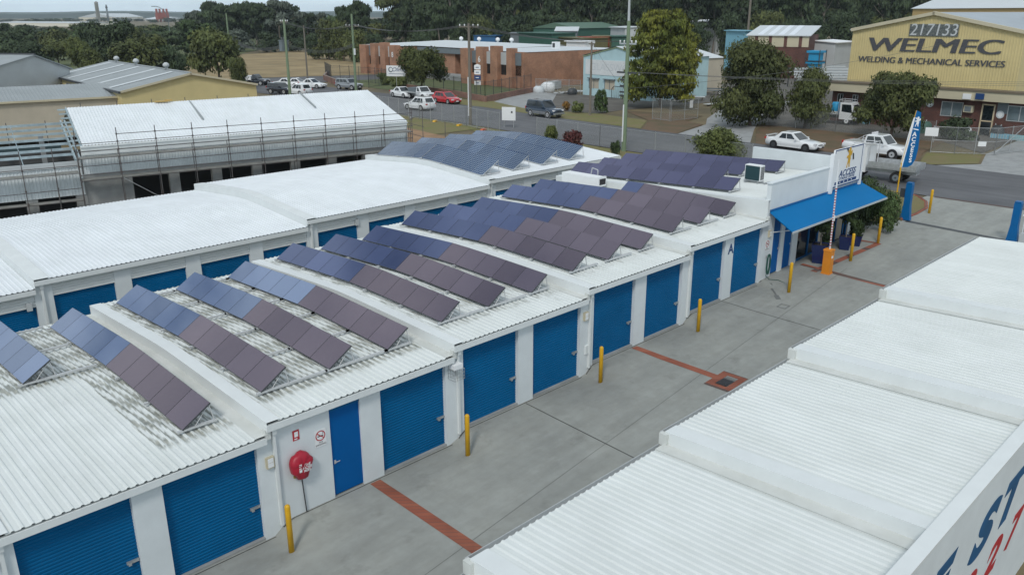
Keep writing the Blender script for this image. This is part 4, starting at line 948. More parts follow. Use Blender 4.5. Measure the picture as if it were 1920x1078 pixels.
for x in (1.3, 4.4):
    m = MB(); m.box(x, x+1.9, -.02, -.003, 1.05, 2.3); g = m.build('window', M['beige'], Bl)
    m = MB(); m.box(x-.05, x+.06, -.05, -.021, 1.0, 2.35); m.box(x+.9, x+1.0, -.05, -.021, 1.0, 2.35); m.box(x-.15, x+2.05, -.35, -.004, 2.38, 2.5); m.build('frame', M['slate'], g)
m = MB(); m.box(8.2, 8.6, -.03, -.003, 1.5, 2.4); m.build('window', M['glass'], Bl)
m = MB(); m.path([(6.9, -1.2, 0), (6.9, -1.2, 1.3), (7.3, -1.2, 1.7), (9.4, -1.2, 1.7), (9.4, -1.2, 0)], .05, 5); 
for i in range(6): m.tube((7.2+i*.36, -1.2, .1), (7.2+i*.36, -1.2, 1.65), .02, n=4)
gt = m.build('gate', M['darkmetal']); gt.name = 'garden_gate'; tag(gt, 'small dark arched gate leaning before the light blue wall', 'gate'); gt.parent = None
gt.matrix_world = Bl.matrix_world if False else Matrix.Translation((89.4, 62.2, 2.15)) @ Matrix.Rotation(R_(-95), 4, 'Z')

# ------------------------------------------------------------------ welding workshop
W0 = Vector((85.22, 22.98)); W1 = Vector((83.96, 3.89)); wr = math.atan2(W1.y-W0.y, W1.x-W0.x)
We = empty('welding_workshop', (85.22, 22.98, 0), wr, 'big cream gabled workshop with WELMEC painted on its front', 'building')
XL, XR_, XM = 1.35, 18.0, 9.6
m = rib_mesh(XL, XR_, [0, 1], lambda x, y: 0, pitch=.26, h=.045, remap=lambda x, y, z: (x, .6-z, 6.3 + y*((11.7+1.65*(x-XL)/(XM-XL) if x < XM else 13.35-1.65*(x-XM)/(XR_-XM))-6.3)))
m.build('wall_cladding', M['creamsteel'], We)
m = MB(); m.prism([(XL, 2), (XR_, 2), (XR_, 11.6), (XM, 13.2), (XL, 11.6)], 'y', .66, 34); m.build('wall', M['creamsteel'], We)
m = MB(); vs = [(XL-.2, .3, 11.75), (XM, .3, 13.42), (XR_+.2, .3, 11.75), (XL-.2, 34, 11.75), (XM, 34, 13.42), (XR_+.2, 34, 11.75)]
m.add(vs+[(x, y, z-.15) for x, y, z in vs], [(0,1,4,3), (1,2,5,4), (0,6,7,1), (1,7,8,2)]); m.build('roof', mat('blue_grey_roof', (.36, .41, .45), .5, var=.12, vscale=.3), We)
an = math.atan2(1.65, 8.3)
m = MB(); m.cbox(((XL+XM)/2, .45, 12.5), (8.6, .35, .32), ry=-an); m.cbox(((XR_+XM)/2, .45, 12.5), (8.8, .35, .32), ry=an); m.build('barge_board', M['creampale'], We)
for x, y in ((13.3, 14), (19.0, 14.0)):
    m = MB(); m.box(x, x+1.3, y, y+1.2, 12.3, 13.6); v = m.build('roof_vent', M['palegrey'], We); m = MB(); m.box(x-.05, x+1.35, y-.05, y+1.25, 13.6, 14.3); m.build('cowl', M['galv'], v)
m = MB(); m.box(-.1, 22, -.9, .58, 5.4, 6.25); m.build('awning_fascia', M['creampale'], We)
m = MB(); m.box(-.2, 22.1, -1.0, .55, 6.251, 6.42); m.build('awning_capping', mat('brown_trim', (.16, .13, .09), .7), We)
m = MB(); m.box(.2, 22, .0, .65, 1.9, 5.39); m.build('brick_wall', M['brickdark'], We)
def wwin(x0, x1, z0, z1, mt):
    m = MB(); m.box(x0, x1, -.04, -.003, z0, z1); g = m.build('window', mt, We)
    m = MB(); t = .07
    for a in ((x0-t, x1+t, z1, z1+t), (x0-t, x1+t, z0-t, z0), (x0-t, x0, z0, z1), (x1, x1+t, z0, z1), ((x0+x1)/2-.04, (x0+x1)/2+.04, z0, z1)): m.box(a[0], a[1], -.06, -.041 if a[0] != (x0+x1)/2-.04 else -.0405, a[2], a[3])
    m.build('frame', M['alu'], g)
wwin(11.9, 13.8, 3.72, 5.0, M['glasslight']); wwin(17.95, 20.0, 3.75, 5.05, M['glasslight']); wwin(.9, 1.4, 4.2, 5.0, M['glass']); wwin(2.6, 3.1, 4.2, 5.0, M['glass'])
m = MB(); m.box(15.68, 16.72, -.03, -.003, 2.05, 5.02); g = m.build('door', M['glass'], We)
m = MB()
for a in ((15.6, 15.72, 2.0, 5.1), (16.68, 16.8, 2.0, 5.1), (15.6, 16.8, 4.98, 5.1), (15.6, 16.8, 3.45, 3.55), (15.6, 16.8, 2.0, 2.12)): m.box(a[0], a[1], -.1, -.031, a[2], a[3])
m.build('frame', mat('cream_door_frame', (.6, .5, .34), .6), g)
m = MB(); m.box(14.05, 14.9, -.35, -.003, 4.2, 4.85); g = m.build('window_air_conditioner', M['creampale'], We); m = MB(); m.box(14.15, 14.75, -.37, -.351, 4.28, 4.76); m.build('grille', M['slate'], g)
for (x, z) in ((10.7, 4.75), (17.3, 4.2)):
    m = MB(); m.tube((x, -.02, z), (x, -.06, z), .36, n=18); g = m.build('gear_sign', M['skylight'], We)
    m = MB(); m.tube((x, -.062, z), (x, -.07, z), .22, n=18); m.build('gear_centre', M['white'], g)
m = MB(); m.box(16.95, 17.9, -.015, -.003, 4.3, 5.38); m.build('dark_panel', M['slate'], We)
m = MB(); m.box(14.05, 14.8, -1.03, -.905, 5.5, 6.0); m.build('floodlight', M['white'], We); m = MB(); m.box(15.2, 15.95, -1.03, -.905, 5.55, 6.1); m.build('dark_sign', M['signblue'], We)
yf = .53
m = MB(); m.box(7.35, 12.1, yf-.03, yf+.02, 11.15, 12.3); pb = m.build('phone_number_board', mat('faded_black_board', (.03, .04, .055), .8, vscale=6, col2=(.2, .22, .2)), We)
text('phone_number', '217133', mat('faded_white_paint', (.66, .7, .72), .8, vscale=9, col2=(.4, .42, .42), stretch=(1, 1, .2)), pb, (9.72, yf-.035, 11.72), (R_(90), 0, 0), 1.6, .98, .12, .004, .0)
for q in (-.11, -.055, 0, .055, .11): text('lettering', 'WELMEC', M['faded'], We, (9.65+q, yf-.02-q*.05, 10.2), (R_(90), 0, 0), 1.9, 1.72, .12, .004, 0)
for q in (-.03, .03): text('lettering', 'WELDING & MECHANICAL SERVICES', M['faded'], We, (9.55+q, yf-.02-q*.05, 8.72), (R_(90), 0, 0), .83, 1.06, .05, .004, 0)
for i, (x, L_) in enumerate(((17.2, 1.6), (18.9, 1.2), (20.4, 1.5))):
    cr = empty('pallet_cage', We.matrix_world @ Vector((0, 0, 0)) if False else (0, 0, 0), 0)
    P = Matrix.Translation((85.22, 22.98, 0)) @ Matrix.Rotation(wr, 4, 'Z') @ Vector((x, -1.3, 2.0)); cr.location = P; cr.rotation_euler = (0, 0, wr)
    tag(cr, '%s of the pale blue mesh crates along the workshop wall' % ['leftmost', 'middle', 'rightmost'][i], 'crate', 'pale blue crates by the workshop')
    m = MB(); m.box(0, L_, 0, .8, 0, .55); m.build('box', M['cyan'] if i == 0 else mat('pale_blue_plastic', (.25, .5, .55), .6), cr)
    m = MB()
    for j in range(7): m.box(j*L_/7, j*L_/7+.04, -.03, -.001, 0, .57)
    m.build('slats', M['palegrey'], cr)
# annex roof + yard junk beside the workshop: stacked white beams on racks
for i in range(7):
    P = px2(1528+i*4, 124+i*5.0, 2.15+2.2)
    b_ = empty('steel_beam', (P.x, P.y, P.z), R_(-46), '%s from the top of the white beams stacked on racks beside the workshop' % ORD[i], 'beam', 'white beams on the storage racks')
    m = MB(); m.box(-5.5+.3*i, 5.5, -.12, .12, .12, .16); m.box(-5.5+.3*i, 5.5, -.12, .12, -.16, -.12); m.box(-5.5+.3*i, 5.5, -.02, .02, -.12, .12); m.build('beam', M['skylight'], b_)
P = px2(1540, 140, 4.3); rk = empty('storage_rack', (P.x, P.y, 2.15), R_(-46), 'dark steel rack frame holding the white beams', 'rack')
for x in (-4, 0, 4):
    for y in (-3.5, 0, 3.5): m = MB(); m.box(x-.08, x+.08, y-.08, y+.08, 0, 2.0); m.build('upright', M['darkmetal'], rk)
    m = MB(); m.box(x-.06, x+.06, -6, 9, 1.9, 1.98); m.build('arm', M['darkmetal'], rk)

# ------------------------------------------------------------------ more background buildings
def at(px_, base, dist):  # point on the yard plane under photo column px_, at the given forward distance
    d = CF+CR*((px_-960)/FPX)-CU*((base-539)/FPX); return CP+d*dist
def house(name, label, pl, pr, ytop_l, ytop_r, depth_fwd, dep, h, wallm, roofm, ridge=1.2, cat='building', kind='gable', base=2.15):
    """box building whose front face spans photo columns pl..pr at a given forward distance"""
    zt = None
    dl = CF+CR*((pl-960)/FPX)-CU*((ytop_l-539)/FPX); dr_ = CF+CR*((pr-960)/FPX)-CU*((ytop_r-539)/FPX)
    a = CP+dl*depth_fwd; zt = a.z; t = (zt-CP.z)/dr_.z if abs(dr_.z) > 1e-4 else depth_fwd
    b = CP+dr_*(t if 0 < t < depth_fwd*3 else depth_fwd)
    rz = math.atan2(b.y-a.y, b.x-a.x); L_ = math.hypot(b.x-a.x, b.y-a.y)
    E_ = empty(name, (a.x, a.y, base), rz, label, cat); H_ = zt-base
    m = MB(); m.box(0, L_, 0, dep, 0, H_-.05); m.build('wall', wallm, E_)
    if kind == 'gable':
        m = MB(); m.add([(-.3, -.3, H_), (L_+.3, -.3, H_), (L_+.3, dep/2, H_+ridge), (-.3, dep/2, H_+ridge), (L_+.3, dep+.3, H_), (-.3, dep+.3, H_)], [(0,1,2,3), (3,2,4,5), (1,4,2), (0,3,5)]); m.build('roof', roofm, E_)
    else:
        m = MB(); vs = [(-.3, -.4, H_), (L_+.3, -.4, H_), (L_+.3, dep, H_+ridge), (-.3, dep, H_+ridge)]; m.add(vs+[(x, y, z-.15) for x, y, z in vs], [(0,1,2,3), (7,6,5,4), (0,4,5,1), (1,5,6,2), (2,6,7,3), (3,7,4,0)]); m.build('roof', roofm, E_)
    return E_, L_, H_
# white/beige warehouse behind the golden conifer
a = px2(1236, 179); b = px2(1352, 170.5); rz = math.atan2(b.y-a.y, b.x-a.x); L_ = (b-a).length
hs = empty('warehouse', (a.x, a.y, 2.15), rz, 'pale grey warehouse with translucent ridge strip between golden conifer and bushy tree', 'warehouse')
gable(hs, L_, 15, 4.9, 6.3, 0, M['skylight'], M['beige'])
m = MB(); m.box(L_*.62, L_*.72, -.04, -.003, 0, 2.9); m.build('door', M['glass'], hs); m = MB(); m.box(L_*.53, L_*.62, -.1, -.04, 0, 2.9); m.build('sliding_panel', M['palegrey'], hs)
m = MB(); m.box(L_*.3, L_*.8, .5, 1.2, 5.25, 5.3); m.build('gutter_board', M['slate'], hs)
# brick and cream building in the middle right
hs, L_, H_ = house('factory_unit', 'brick and cream unit with striped skillion roof above the bushy trees', 1403, 1518, 66, 67, 150, 12, 6, M['brickdark'], M['skylight'], 1.5, kind='skillion')
m = MB(); m.box(0, L_, -.08, -.003, H_-2.0, H_-.15); pnl = m.build('cream_cladding', M['creampale'], hs)
m = MB()
for q in (.12, .35, .6, .84): m.box(L_*q, L_*q+.55, -.12, -.081, H_-2.0, H_-.15)
m.build('brick_pilaster', M['brickdark'], pnl)
m = MB()
for q in (.15, .32, .49, .66): m.add([(L_*q, 0, H_+.06), (L_*q+1.0, 0, H_+.06), (L_*q+1.0, 11.6, H_+1.52), (L_*q, 11.6, H_+1.52)], [(0, 1, 2, 3)])
m.build('translucent_strip', mat('white_translucent', (.75, .8, .85), .4), hs)
P = at(1530, 105, 143)
tk = empty('stacked_tanks', (P.x, P.y, 2.15), 0, 'two bright blue tubs stacked at the corner of the brick unit', 'tub')
m = MB(); m.box(-.9, .9, -.9, .9, 3.4, 5.0); m.box(-1.2, 1.2, -1.2, 1.2, 4.7, 5.05); m.build('tub', mat('bright_blue_plastic', (.02, .30, .55), .5), tk); m = MB(); m.box(-.9, .9, -.9, .9, 1.7, 3.1); m.box(-1.2, 1.2, -1.2, 1.2, 2.9, 3.2); m.build('tub', mat('bright_blue_plastic', (.02, .30, .55), .5), tk)
m = MB(); 
for x in (-1.3, 1.2):
    for y in (-1.3, 1.2): m.box(x, x+.1, y, y+.1, 0, 5.2)
for z in (1.58, 3.25): m.box(-1.3, 1.3, -1.3, 1.3, z, z+.08)
m.build('stand', M['darkmetal'], tk)
house('portable_office', 'small pale site hut left of the big cream workshop', 1567, 1600, 80, 78, 150, 4, 3, M['palegrey'], M['white'], .3, cat='hut', kind='skillion')
hs, L_, H_ = house('shipping_container', 'light blue container with open frame behind the bushy trees', 1362, 1398, 57, 58, 165, 2, 4, M['cyan'], M['cyan'], .05, cat='container', kind='skillion')
house('shed', 'white sheet-roofed shed glimpsed between gum trunks', 1290, 1345, 40, 41, 250, 12, 4, M['palegrey'], M['white'], .8, cat='shed', kind='skillion')
# row of containers and sheds behind the brick factory
M['containerblue'] = mat('blue_container_steel', (.02, .11, .26), .6)
cols_ = [('blue', 'containerblue', 928, 962, 67, 65, 210), ('grey', 'slate', 957, 973, 62, 62, 186), ('long dull green', 'green', 973, 1035, 61, 63, 184), ('olive brown', 'olive', 1033, 1092, 69, 72, 178), ('rust red', 'rust', 1087, 1112, 69, 70, 172), ('olive green', 'olive', 1112, 1147, 68, 68, 170), ('dark green', 'green', 1147, 1175, 68, 68, 169)]
for nm, mm, a_, b__, ta, tb, dd in cols_:
    hs, L_, H_ = house('shipping_container', nm+' shipping container in the row behind the brick factory roof', a_, b__, ta, tb, dd, 6, 3, M[mm], M[mm], .02, cat='container', kind='skillion')
    m = MB(); n_ = max(4, int(L_/.4))
    for i in range(n_): m.box(i*L_/n_, i*L_/n_+.16, -.06, -.003, .1, H_-.2)
    m.build('corrugation', M[mm], hs)
house('shed', 'dark green gabled shed behind the container row', 1082, 1168, 54, 52, 200, 14, 4, M['green'], mat('faded_green_roof', (.09, .16, .115), .6), 1.3, cat='shed')
house('shed', 'white fronted lean-to beside the dark green shed', 1145, 1172, 51, 52, 196, 4, 4, M['palegrey'], M['skylight'], .2, cat='shed', kind='skillion')
house('carport', 'open carport roof in front of the green shed', 1042, 1082, 58, 58, 190, 5, 3, M['slate'], M['skylight'], .8, cat='shed', kind='skillion')
house('caravan', 'small white caravan body on the far factory roof line', 1062, 1098, 77, 78, 165, 2.5, 3, M['white'], M['white'], .1, cat='caravan', kind='skillion')
# far right factory behind the welding workshop
hs, L_, H_ = house('factory', 'long tan factory with pale roof behind the welding workshop', 1712, 1990, 17, 15, 150, 16, 8, mat('tan_wall', (.42, .30, .13), .7), M['skylight'], 2.2)
# distant industrial strip on the horizon
hs, L_, H_ = house('warehouse', 'long cream warehouse strip near the horizon at far left', -20, 130, 43, 44, 900, 60, 8, mat('pale_cream_wall', (.75, .72, .62), .7), M['skylight'], 1)  # plain pale cream walls, here and on the two halls below
hs, L_, H_ = house('factory', 'pale distant factory hall right of the concrete silo', 215, 268, 33, 32, 1500, 60, 20, mat('pale_cream_wall2', (.70, .66, .54), .7), M['skylight'], 7)
hs, L_, H_ = house('factory', 'low distant factory wing near the red headframe', 268, 305, 37, 37, 1450, 60, 14, mat('pale_cream_wall3', (.6, .58, .52), .7), M['skylight'], 4)
P = at(185, 38, 1450)
si = empty('silo', (P.x, P.y, 0), 0, 'tall pale concrete silo on the horizon', 'silo')
m = MB(); m.lathe([(3.3, -5), (3.0, 33), (3.3, 33.1), (3.3, 34)], (0, 0, 0), 16); m.build('shaft', mat('silo_concrete', (.55, .55, .5), .8), si); m = MB(); m.lathe([(3.0, 34), (1, 35.5)], (0, 0, 0), 16); m.build('cap', M['greyroof'], si)
P = at(203, 38, 1450); ch = empty('chimney', (P.x, P.y, 0), 0, 'thin dark chimney stack right of the silo', 'chimney'); m = MB(); m.lathe([(2.2, 0), (1.3, 30)], n=8); m.build('stack', M['slate'], ch); m = MB(); m.lathe([(1.9, 24), (1.9, 27)], n=8); m.build('platform', M['darkmetal'], ch)
P = at(305, 38, 1300); hf = empty('headframe', (P.x, P.y, 0), 0, 'red steel tower structure on the horizon', 'tower'); m = MB(); m.box(-9, 9, -4, 4, 6, 16); m.build('platform', M['rust'], hf)
m = MB()
for x in (-8, -3, 3, 8): m.box(x-.5, x+.5, -3, 3, 0, 22)
m.build('frame', M['rust'], hf)
# hills
m = MB(); vs = []; n = 60
hr = random.Random(3)
for i in range(n+1):
    t = i/n; px_ = -400+t*2800; d = (CF+CR*((px_-960)/FPX)); d.z = 0; d.normalize(); dist = 3200
    x, y = CP.x+d.x*dist, CP.y+d.y*dist; h = 5+9*mnoise.noise((t*14, 0, 0))+5*mnoise.noise((t*60, 3, 0))
    vs += [(x, y, -5), (x, y, 12+h), (x+d.x*900, y+d.y*900, 20+h)]
m.add(vs, [(3*i, 3*i+3, 3*i+4, 3*i+1) for i in range(n)]+[(3*i+1, 3*i+4, 3*i+5, 3*i+2) for i in range(n)]); struct('hills', m, mat('distant_bush', (.10, .14, .13), .95, vscale=.02, col2=(.06, .09, .08)), label='low wooded hills along the horizon')

# ------------------------------------------------------------------ small things along the driveway
def bollard(i, x, y, label):
    z = drive(x, y)-.02
    b = empty('bollard', (x, y, z), 0, label, 'bollard', 'yellow bollards along the driveway')
    m = MB(); m.lathe([(.075, 0), (.075, 1.36), (.068, 1.40), (.04, 1.43), (.0, 1.435)], n=14); m.build('post', M['yellow'], b)
    m = MB(); m.lathe([(.1, 0), (.095, .012)], n=12); m.build('base_collar', M['greycrete'], b)
for i, (x, y, lb) in enumerate(((4.21, -1.04, 'yellow bollard by the red hose cover, nearest to the viewer'), (10.44, -.99, 'yellow bollard under the wire camera cage'), (16.98, -.91, 'yellow bollard before the pillar with the cream wall lamp at mid row'),
    (23.06, -1.05, 'yellow bollard in front of the door left of the letter A'), (29.3, -1.75, 'yellow bollard beside the coiled green hose'), (35.15, -1.96, 'yellow bollard right of the orange boom gate box'),
    (38.77, -1.8, 'yellow bollard at the corner of the brick line'), (46.4, -1.61, 'yellow bollard outside the gate near the street'))):
    bollard(i, x, y, lb)
# fire hose reel under a red vinyl cover
hr_ = empty('fire_hose_reel', (5.2, 0, 1.85), 0, 'fire hose reel under a round red vinyl cover on the white wall', 'hose reel')
m = MB(); prof = [(.0, 0), (.30, .0), (.335, .05), (.33, .17), (.28, .23), (.12, .25), (0, .25)]
vs = []; n = 22
for r, d in prof:
    for i in range(n):
        t = 2*math.pi*i/n; rr = r*(1+.04*math.sin(5*t+1)+.03*math.sin(9*t)); vs.append((rr*math.cos(t), -.03-d-.015*math.sin(7*t), rr*1.08*math.sin(t)-(.1 if r > .2 and math.sin(t) < -.8 else 0)))
m.add(vs, [(k*n+i, k*n+(i+1) % n, (k+1)*n+(i+1) % n, (k+1)*n+i) for k in range(len(prof)-1) for i in range(n)], True); c_ = m.build('cover', M['red'], hr_)
for i, (tx, z) in enumerate((('FIRE', -.0), ('HOSE', -.085), ('REEL', -.17))): text('lettering', tx, M['white'], c_, (.1, -.285, z), (R_(90), 0, 0), .1, 1.1, .15, .003, .002)
m = MB(); m.box(-.14, -.06, -.287, -.282, .0, .07); m.box(-.14, -.06, -.287, -.282, -.17, -.04); m.build('pictogram', M['white'], c_)
m = MB(); m.tube((.02, -.06, -.35), (.1, -.05, -1.78), .018, n=6); m.build('supply_pipe', M['darkmetal'], hr_)
m = MB(); m.tube((.0, -.1, -.36), (.22, -.14, -.33), .012); m.cbox((-.18, -.08, -.36), (.07, .06, .06)); m.build('valve', mat('brass', (.4, .3, .1), .4, metal=.7), hr_)
def wall_sign(x, z, w_, h_, mt, label, y=-.004):
    S = empty('wall_sign', (x, y, z), 0, label, 'sign'); m = MB(); m.box(-w_/2, w_/2, -.006, 0, -h_/2, h_/2); m.build('plate', mt, S); return S
S = wall_sign(5.2, 2.66, .2, .3, M['signred'], 'small red fire equipment sign on the white wall above the hose cover')
m = MB(); m.box(-.05, .06, -.011, -.0065, -.05, .1); m.box(-.06, .03, -.011, -.0065, -.12, -.09); m.build('pictogram', M['white'], S)
for (x, z, lb) in ((5.93, 2.3, 'no smoking sign between the hose cover and the flat blue door'), (30.2, 3.05, 'no smoking sign above the coiled green hose')):
    S = wall_sign(x, z, .36, .52, M['white'], lb)
    m = MB(); n = 28; vs = []
    for i in range(n):
        t = 2*math.pi*i/n
        for r in (.155, .125): vs.append((r*math.cos(t), -.0095, .07+r*math.sin(t)))
    m.add(vs, [(2*i, 2*((i+1) % n), 2*((i+1) % n)+1, 2*i+1) for i in range(n)]); m.cbox((0, -.0105, .07), (.27, .002, .028), ry=R_(40)); m.build('red_ring', M['signred'], S)
    m = MB(); m.cbox((-.0, -.0085, .06), (.18, .002, .028)); m.path([(.06, -.009, .1), (.09, -.009, .13), (.07, -.009, .16)], .005, 4); m.build('cigarette', M['black'], S)
    text('lettering', 'NO', M['black'], S, (0, -.008, -.13), (R_(90), 0, 0), .075, 1, 0, .001); text('lettering', 'SMOKING', M['black'], S, (0, -.008, -.2), (R_(90), 0, 0), .075, 1, 0, .001)
# coiled garden hose
gh = empty('garden_hose', (30.2, -.12, 0), 0, 'coiled green garden hose hanging on the white pillar', 'hose')
m = MB(); rr = random.Random(5)
for c in range(7):
    w_, h_ = .13+.02*rr.random(), .42+.08*rr.random(); pts = []
    for i in range(17):
        t = 2*math.pi*i/16; pts.append((w_*math.cos(t)+.02*rr.random(), -.02*c*.5, 2.15+h_*math.sin(t)))
    m.path(pts, .014, 5)
m.path([(-.1, -.03, 1.9), (-.16, -.05, 1.6), (-.08, -.2, 1.46), (.2, -.5, 1.43), (.1, -.9, 1.40)], .014, 5); m.build('coil', M['hose'], gh)
m = MB(); m.cbox((0, .05, 2.5), (.1, .12, .08)); m.build('hook', M['galv'], gh)
# boom gate
bz = drive(32.74, -1.88)
bm_ = empty('boom_gate', (32.74, -1.88, bz), 0, 'orange boom gate box with raised red and white arm', 'boom gate')
m = MB(); m.box(-.17, .17, -.19, .19, .02, 1.12); m.prism([(-.2, 1.12), (.2, 1.12), (.17, 1.2), (-.17, 1.2)], 'y', -.21, .21); m.box(-.2, .2, -.22, .22, -.05, .03); bx = m.build('cabinet', M['orange'], bm_)
m = MB(); m.box(-.1, .06, -.2, -.191, .78, .9); m.build('maker_plate', M['white'], bx)
m = MB(); a_, b_ = Vector((.05, .0, 1.12)), Vector((-.12, .0, 5.45)); 
m.cbox(((a_+b_)/2), (.075, .045, (b_-a_).length), ry=math.atan2(b_.x-a_.x, b_.z-a_.z)); arm = m.build('arm', M['white'], bm_)
m = MB()
for i in range(22):
    t = .06+.66*i/22; c = a_+(b_-a_)*t; m.cbox(c, (.079, .049, .05), ry=math.atan2(b_.x-a_.x, b_.z-a_.z)+.6*0)
m.build('arm_stripes', M['signred'], arm)
m = MB(); m.cbox((.02, -.04, 2.7), (.12, .02, .26)); m.build('arm_tag', M['white'], arm)

# ------------------------------------------------------------------ foliage
LEAF = {}
def leaf_cloud(mb_key, lobes, n, size, seed, flat=.0, updir=.35, shell=.55):
    """lobes: (cx,cy,cz, rx,ry,rz). small leaf clumps spread through each lobe's outer volume"""
    if mb_key in LEAF: return LEAF[mb_key]
    rnd = random.Random(seed); V = []; F = []; vals = []
    tot = sum((l[3]*l[4]+l[4]*l[5]+l[3]*l[5]) for l in lobes)
    for l in lobes:
        k = int(n*(l[3]*l[4]+l[4]*l[5]+l[3]*l[5])/tot); lv = rnd.uniform(-.16, .16)
        ph = [rnd.uniform(0, 6.28) for _ in range(4)]
        for _ in range(k):
            u = rnd.uniform(-1, 1); t = rnd.uniform(0, 6.283); s = math.sqrt(1-u*u)
            d = Vector((s*math.cos(t), s*math.sin(t), u))
            bumpy = 1+.16*math.sin(3*t+ph[0]+2*u)+.12*math.sin(5*t+ph[1]-4*u)+.08*math.sin(9*t+ph[2]+7*u)
            r = (shell+(1-shell)*rnd.random()**.6)*bumpy
            if d.z < -.3 and rnd.random() < .45: continue
            P = Vector((l[0]+d.x*r*l[3], l[1]+d.y*r*l[4], l[2]+d.z*r*l[5]))
            nrm = (d+Vector((rnd.gauss(0, .5), rnd.gauss(0, .5), rnd.gauss(updir, .5)))).normalized()
            a = nrm.orthogonal().normalized(); b = nrm.cross(a); an = rnd.uniform(0, 6.28)
            a2 = a*math.cos(an)+b*math.sin(an); b2 = nrm.cross(a2); sz = size*rnd.uniform(.55, 1.35)
            i0 = len(V)
            bend = nrm*sz*.25
            V += [P-a2*sz, P+b2*sz*.55-bend, P+a2*sz, P-b2*sz*.55-bend]
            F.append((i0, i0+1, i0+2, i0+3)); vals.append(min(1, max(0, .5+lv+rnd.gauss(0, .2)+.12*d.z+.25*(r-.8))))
    me = D.meshes.new('foliage'); me.from_pydata([tuple(v) for v in V], [], F)
    at_ = me.attributes.new('leaf', 'FLOAT', 'FACE'); at_.data.foreach_set('value', vals)
    me.polygons.foreach_set('use_smooth', [True]*len(F)); me.materials.append(M['leafdark']); me.update()
    LEAF[mb_key] = me; return me
def mk_lobes(style, seed):
    r = random.Random(seed); L = []
    if style == 'round':
        L.append((0, 0, .55, .62, .62, .36))
        for i in range(15):
            t = r.uniform(0, 6.28); q = r.uniform(.25, .72); z = r.uniform(.3, .86)
            s = r.uniform(.2, .36); L.append((q*math.cos(t)*(1.1-.5*abs(z-.5)), q*math.sin(t)*(1.1-.5*abs(z-.5)), z, s, s, s*.5))
    elif style == 'dense':      # down to the ground
        for i in range(20):
            t = r.uniform(0, 6.28); z = r.uniform(.12, .85); q = r.uniform(.15, .66)*(1.12-z*.55)
            s = r.uniform(.26, .42); L.append((q*math.cos(t), q*math.sin(t), z, s, s, s*.42))
        L.append((0, 0, .5, .55, .55, .4))
    elif style == 'gum':        # open umbrella clumps on visible limbs
        for i in range(16):
            t = r.uniform(0, 6.28); z = r.uniform(.42, .96); q = r.uniform(.1, .8)*(1.15-.55*abs(z-.66)*2)
            s = r.uniform(.15, .32); L.append((q*math.cos(t), q*math.sin(t), z, s, s, s*.3))
    elif style == 'tallgum':    # dense tall crown, irregular
        for i in range(24):
            t = r.uniform(0, 6.28); z = r.uniform(.26, .97); q = r.uniform(.05, .7)*(1.1-.6*max(0, z-.5))
            s = r.uniform(.16, .34); L.append((q*math.cos(t), q*math.sin(t), z, s, s, s*.28))
    elif style == 'conifer':
        for i in range(74):
            z = .09+.87*(i/73)**.92; env = (1-((z-.4)/.66)**1.7 if z > .4 else .86+.35*z)
            env = max(.12, env)**.6; t = i*2.4+r.uniform(-.4, .4); q = .62*env
            s = r.uniform(.16, .29)*(.6+.45*env); L.append((q*math.cos(t)*1.12, q*math.sin(t)*1.12, z, s, s, s*.19))
        for i in range(6): L.append((0, 0, .2+.13*i, .5*(1-.12*i), .5*(1-.12*i), .12))
    elif style == 'weep':
        for i in range(22):
            t = r.uniform(0, 6.28); q = r.uniform(.2, .75); z = r.uniform(.35, .85)
            s = r.uniform(.17, .28); L.append((q*math.cos(t)*(1.1-.4*z), q*math.sin(t)*(1.1-.4*z), z, s, s, s*.75))
        L.append((0, 0, .6, .5, .5, .3))
    elif style == 'bush':
        for i in range(14):
            t = r.uniform(0, 6.28); z = r.uniform(.15, .78); q = r.uniform(.1, .6)
            s = r.uniform(.25, .42); L.append((q*math.cos(t), q*math.sin(t), z, s, s, s*.6))
        L.append((0, 0, .4, .6, .6, .36))
    return L
def tree(P, h, w_, style, leaf, label, cat='tree', name='tree', n=1800, size=.06, seed=1, group=None, bark='bark', trunk=True, base_frac=None, lean=0):
    T = empty(name, P, random.Random(seed*7+int(P[0])).uniform(0, 6.28), label, cat, group)
    lobes = mk_lobes(style, seed); key = (style, seed, n, size)
    asp = h/(w_*.5)
    me = leaf_cloud(key, lobes, n, size, seed, updir=.6 if style != 'weep' else -.1)
    o = D.objects.new('crown', me); COL.objects.link(o); o.parent = T; o.scale = (w_/2, w_/2, h)
    # keep the leaf clumps roughly isotropic: crown meshes are stored with z already squashed
    o.material_slots[0].link = 'OBJECT'; o.material_slots[0].material = M[leaf]
    if trunk:
        r = random.Random(seed); m = MB(); tr = max(.06, h*.018)
        top = (r.uniform(-.05, .05)*w_, r.uniform(-.05, .05)*w_, h*.62)
        mid = (r.uniform(-.03, .03)*w_, r.uniform(-.03, .03)*w_, h*.3)
        m.tube((0, 0, -.1), mid, tr*1.25, tr*.9, n=8); m.tube(mid, top, tr*.9, tr*.45, n=8)
        for l in sorted(lobes, key=lambda q: -q[2])[:9 if style in ('gum', 'tallgum', 'weep') else 6]:
            c = (l[0]*w_/2, l[1]*w_/2, l[2]*h); st = r.uniform(.25, .6); s0 = Vector(mid).lerp(Vector(top), max(0, min(1, (c[2]*.7-h*.3)/(h*.32))))
            kn = s0.lerp(Vector(c), .5)+Vector((0, 0, -h*.02)); m.tube(s0, kn, tr*.4, tr*.28, n=5); m.tube(kn, c, tr*.28, tr*.1, n=5)
        m.build('trunk', M[bark], T)
    return T
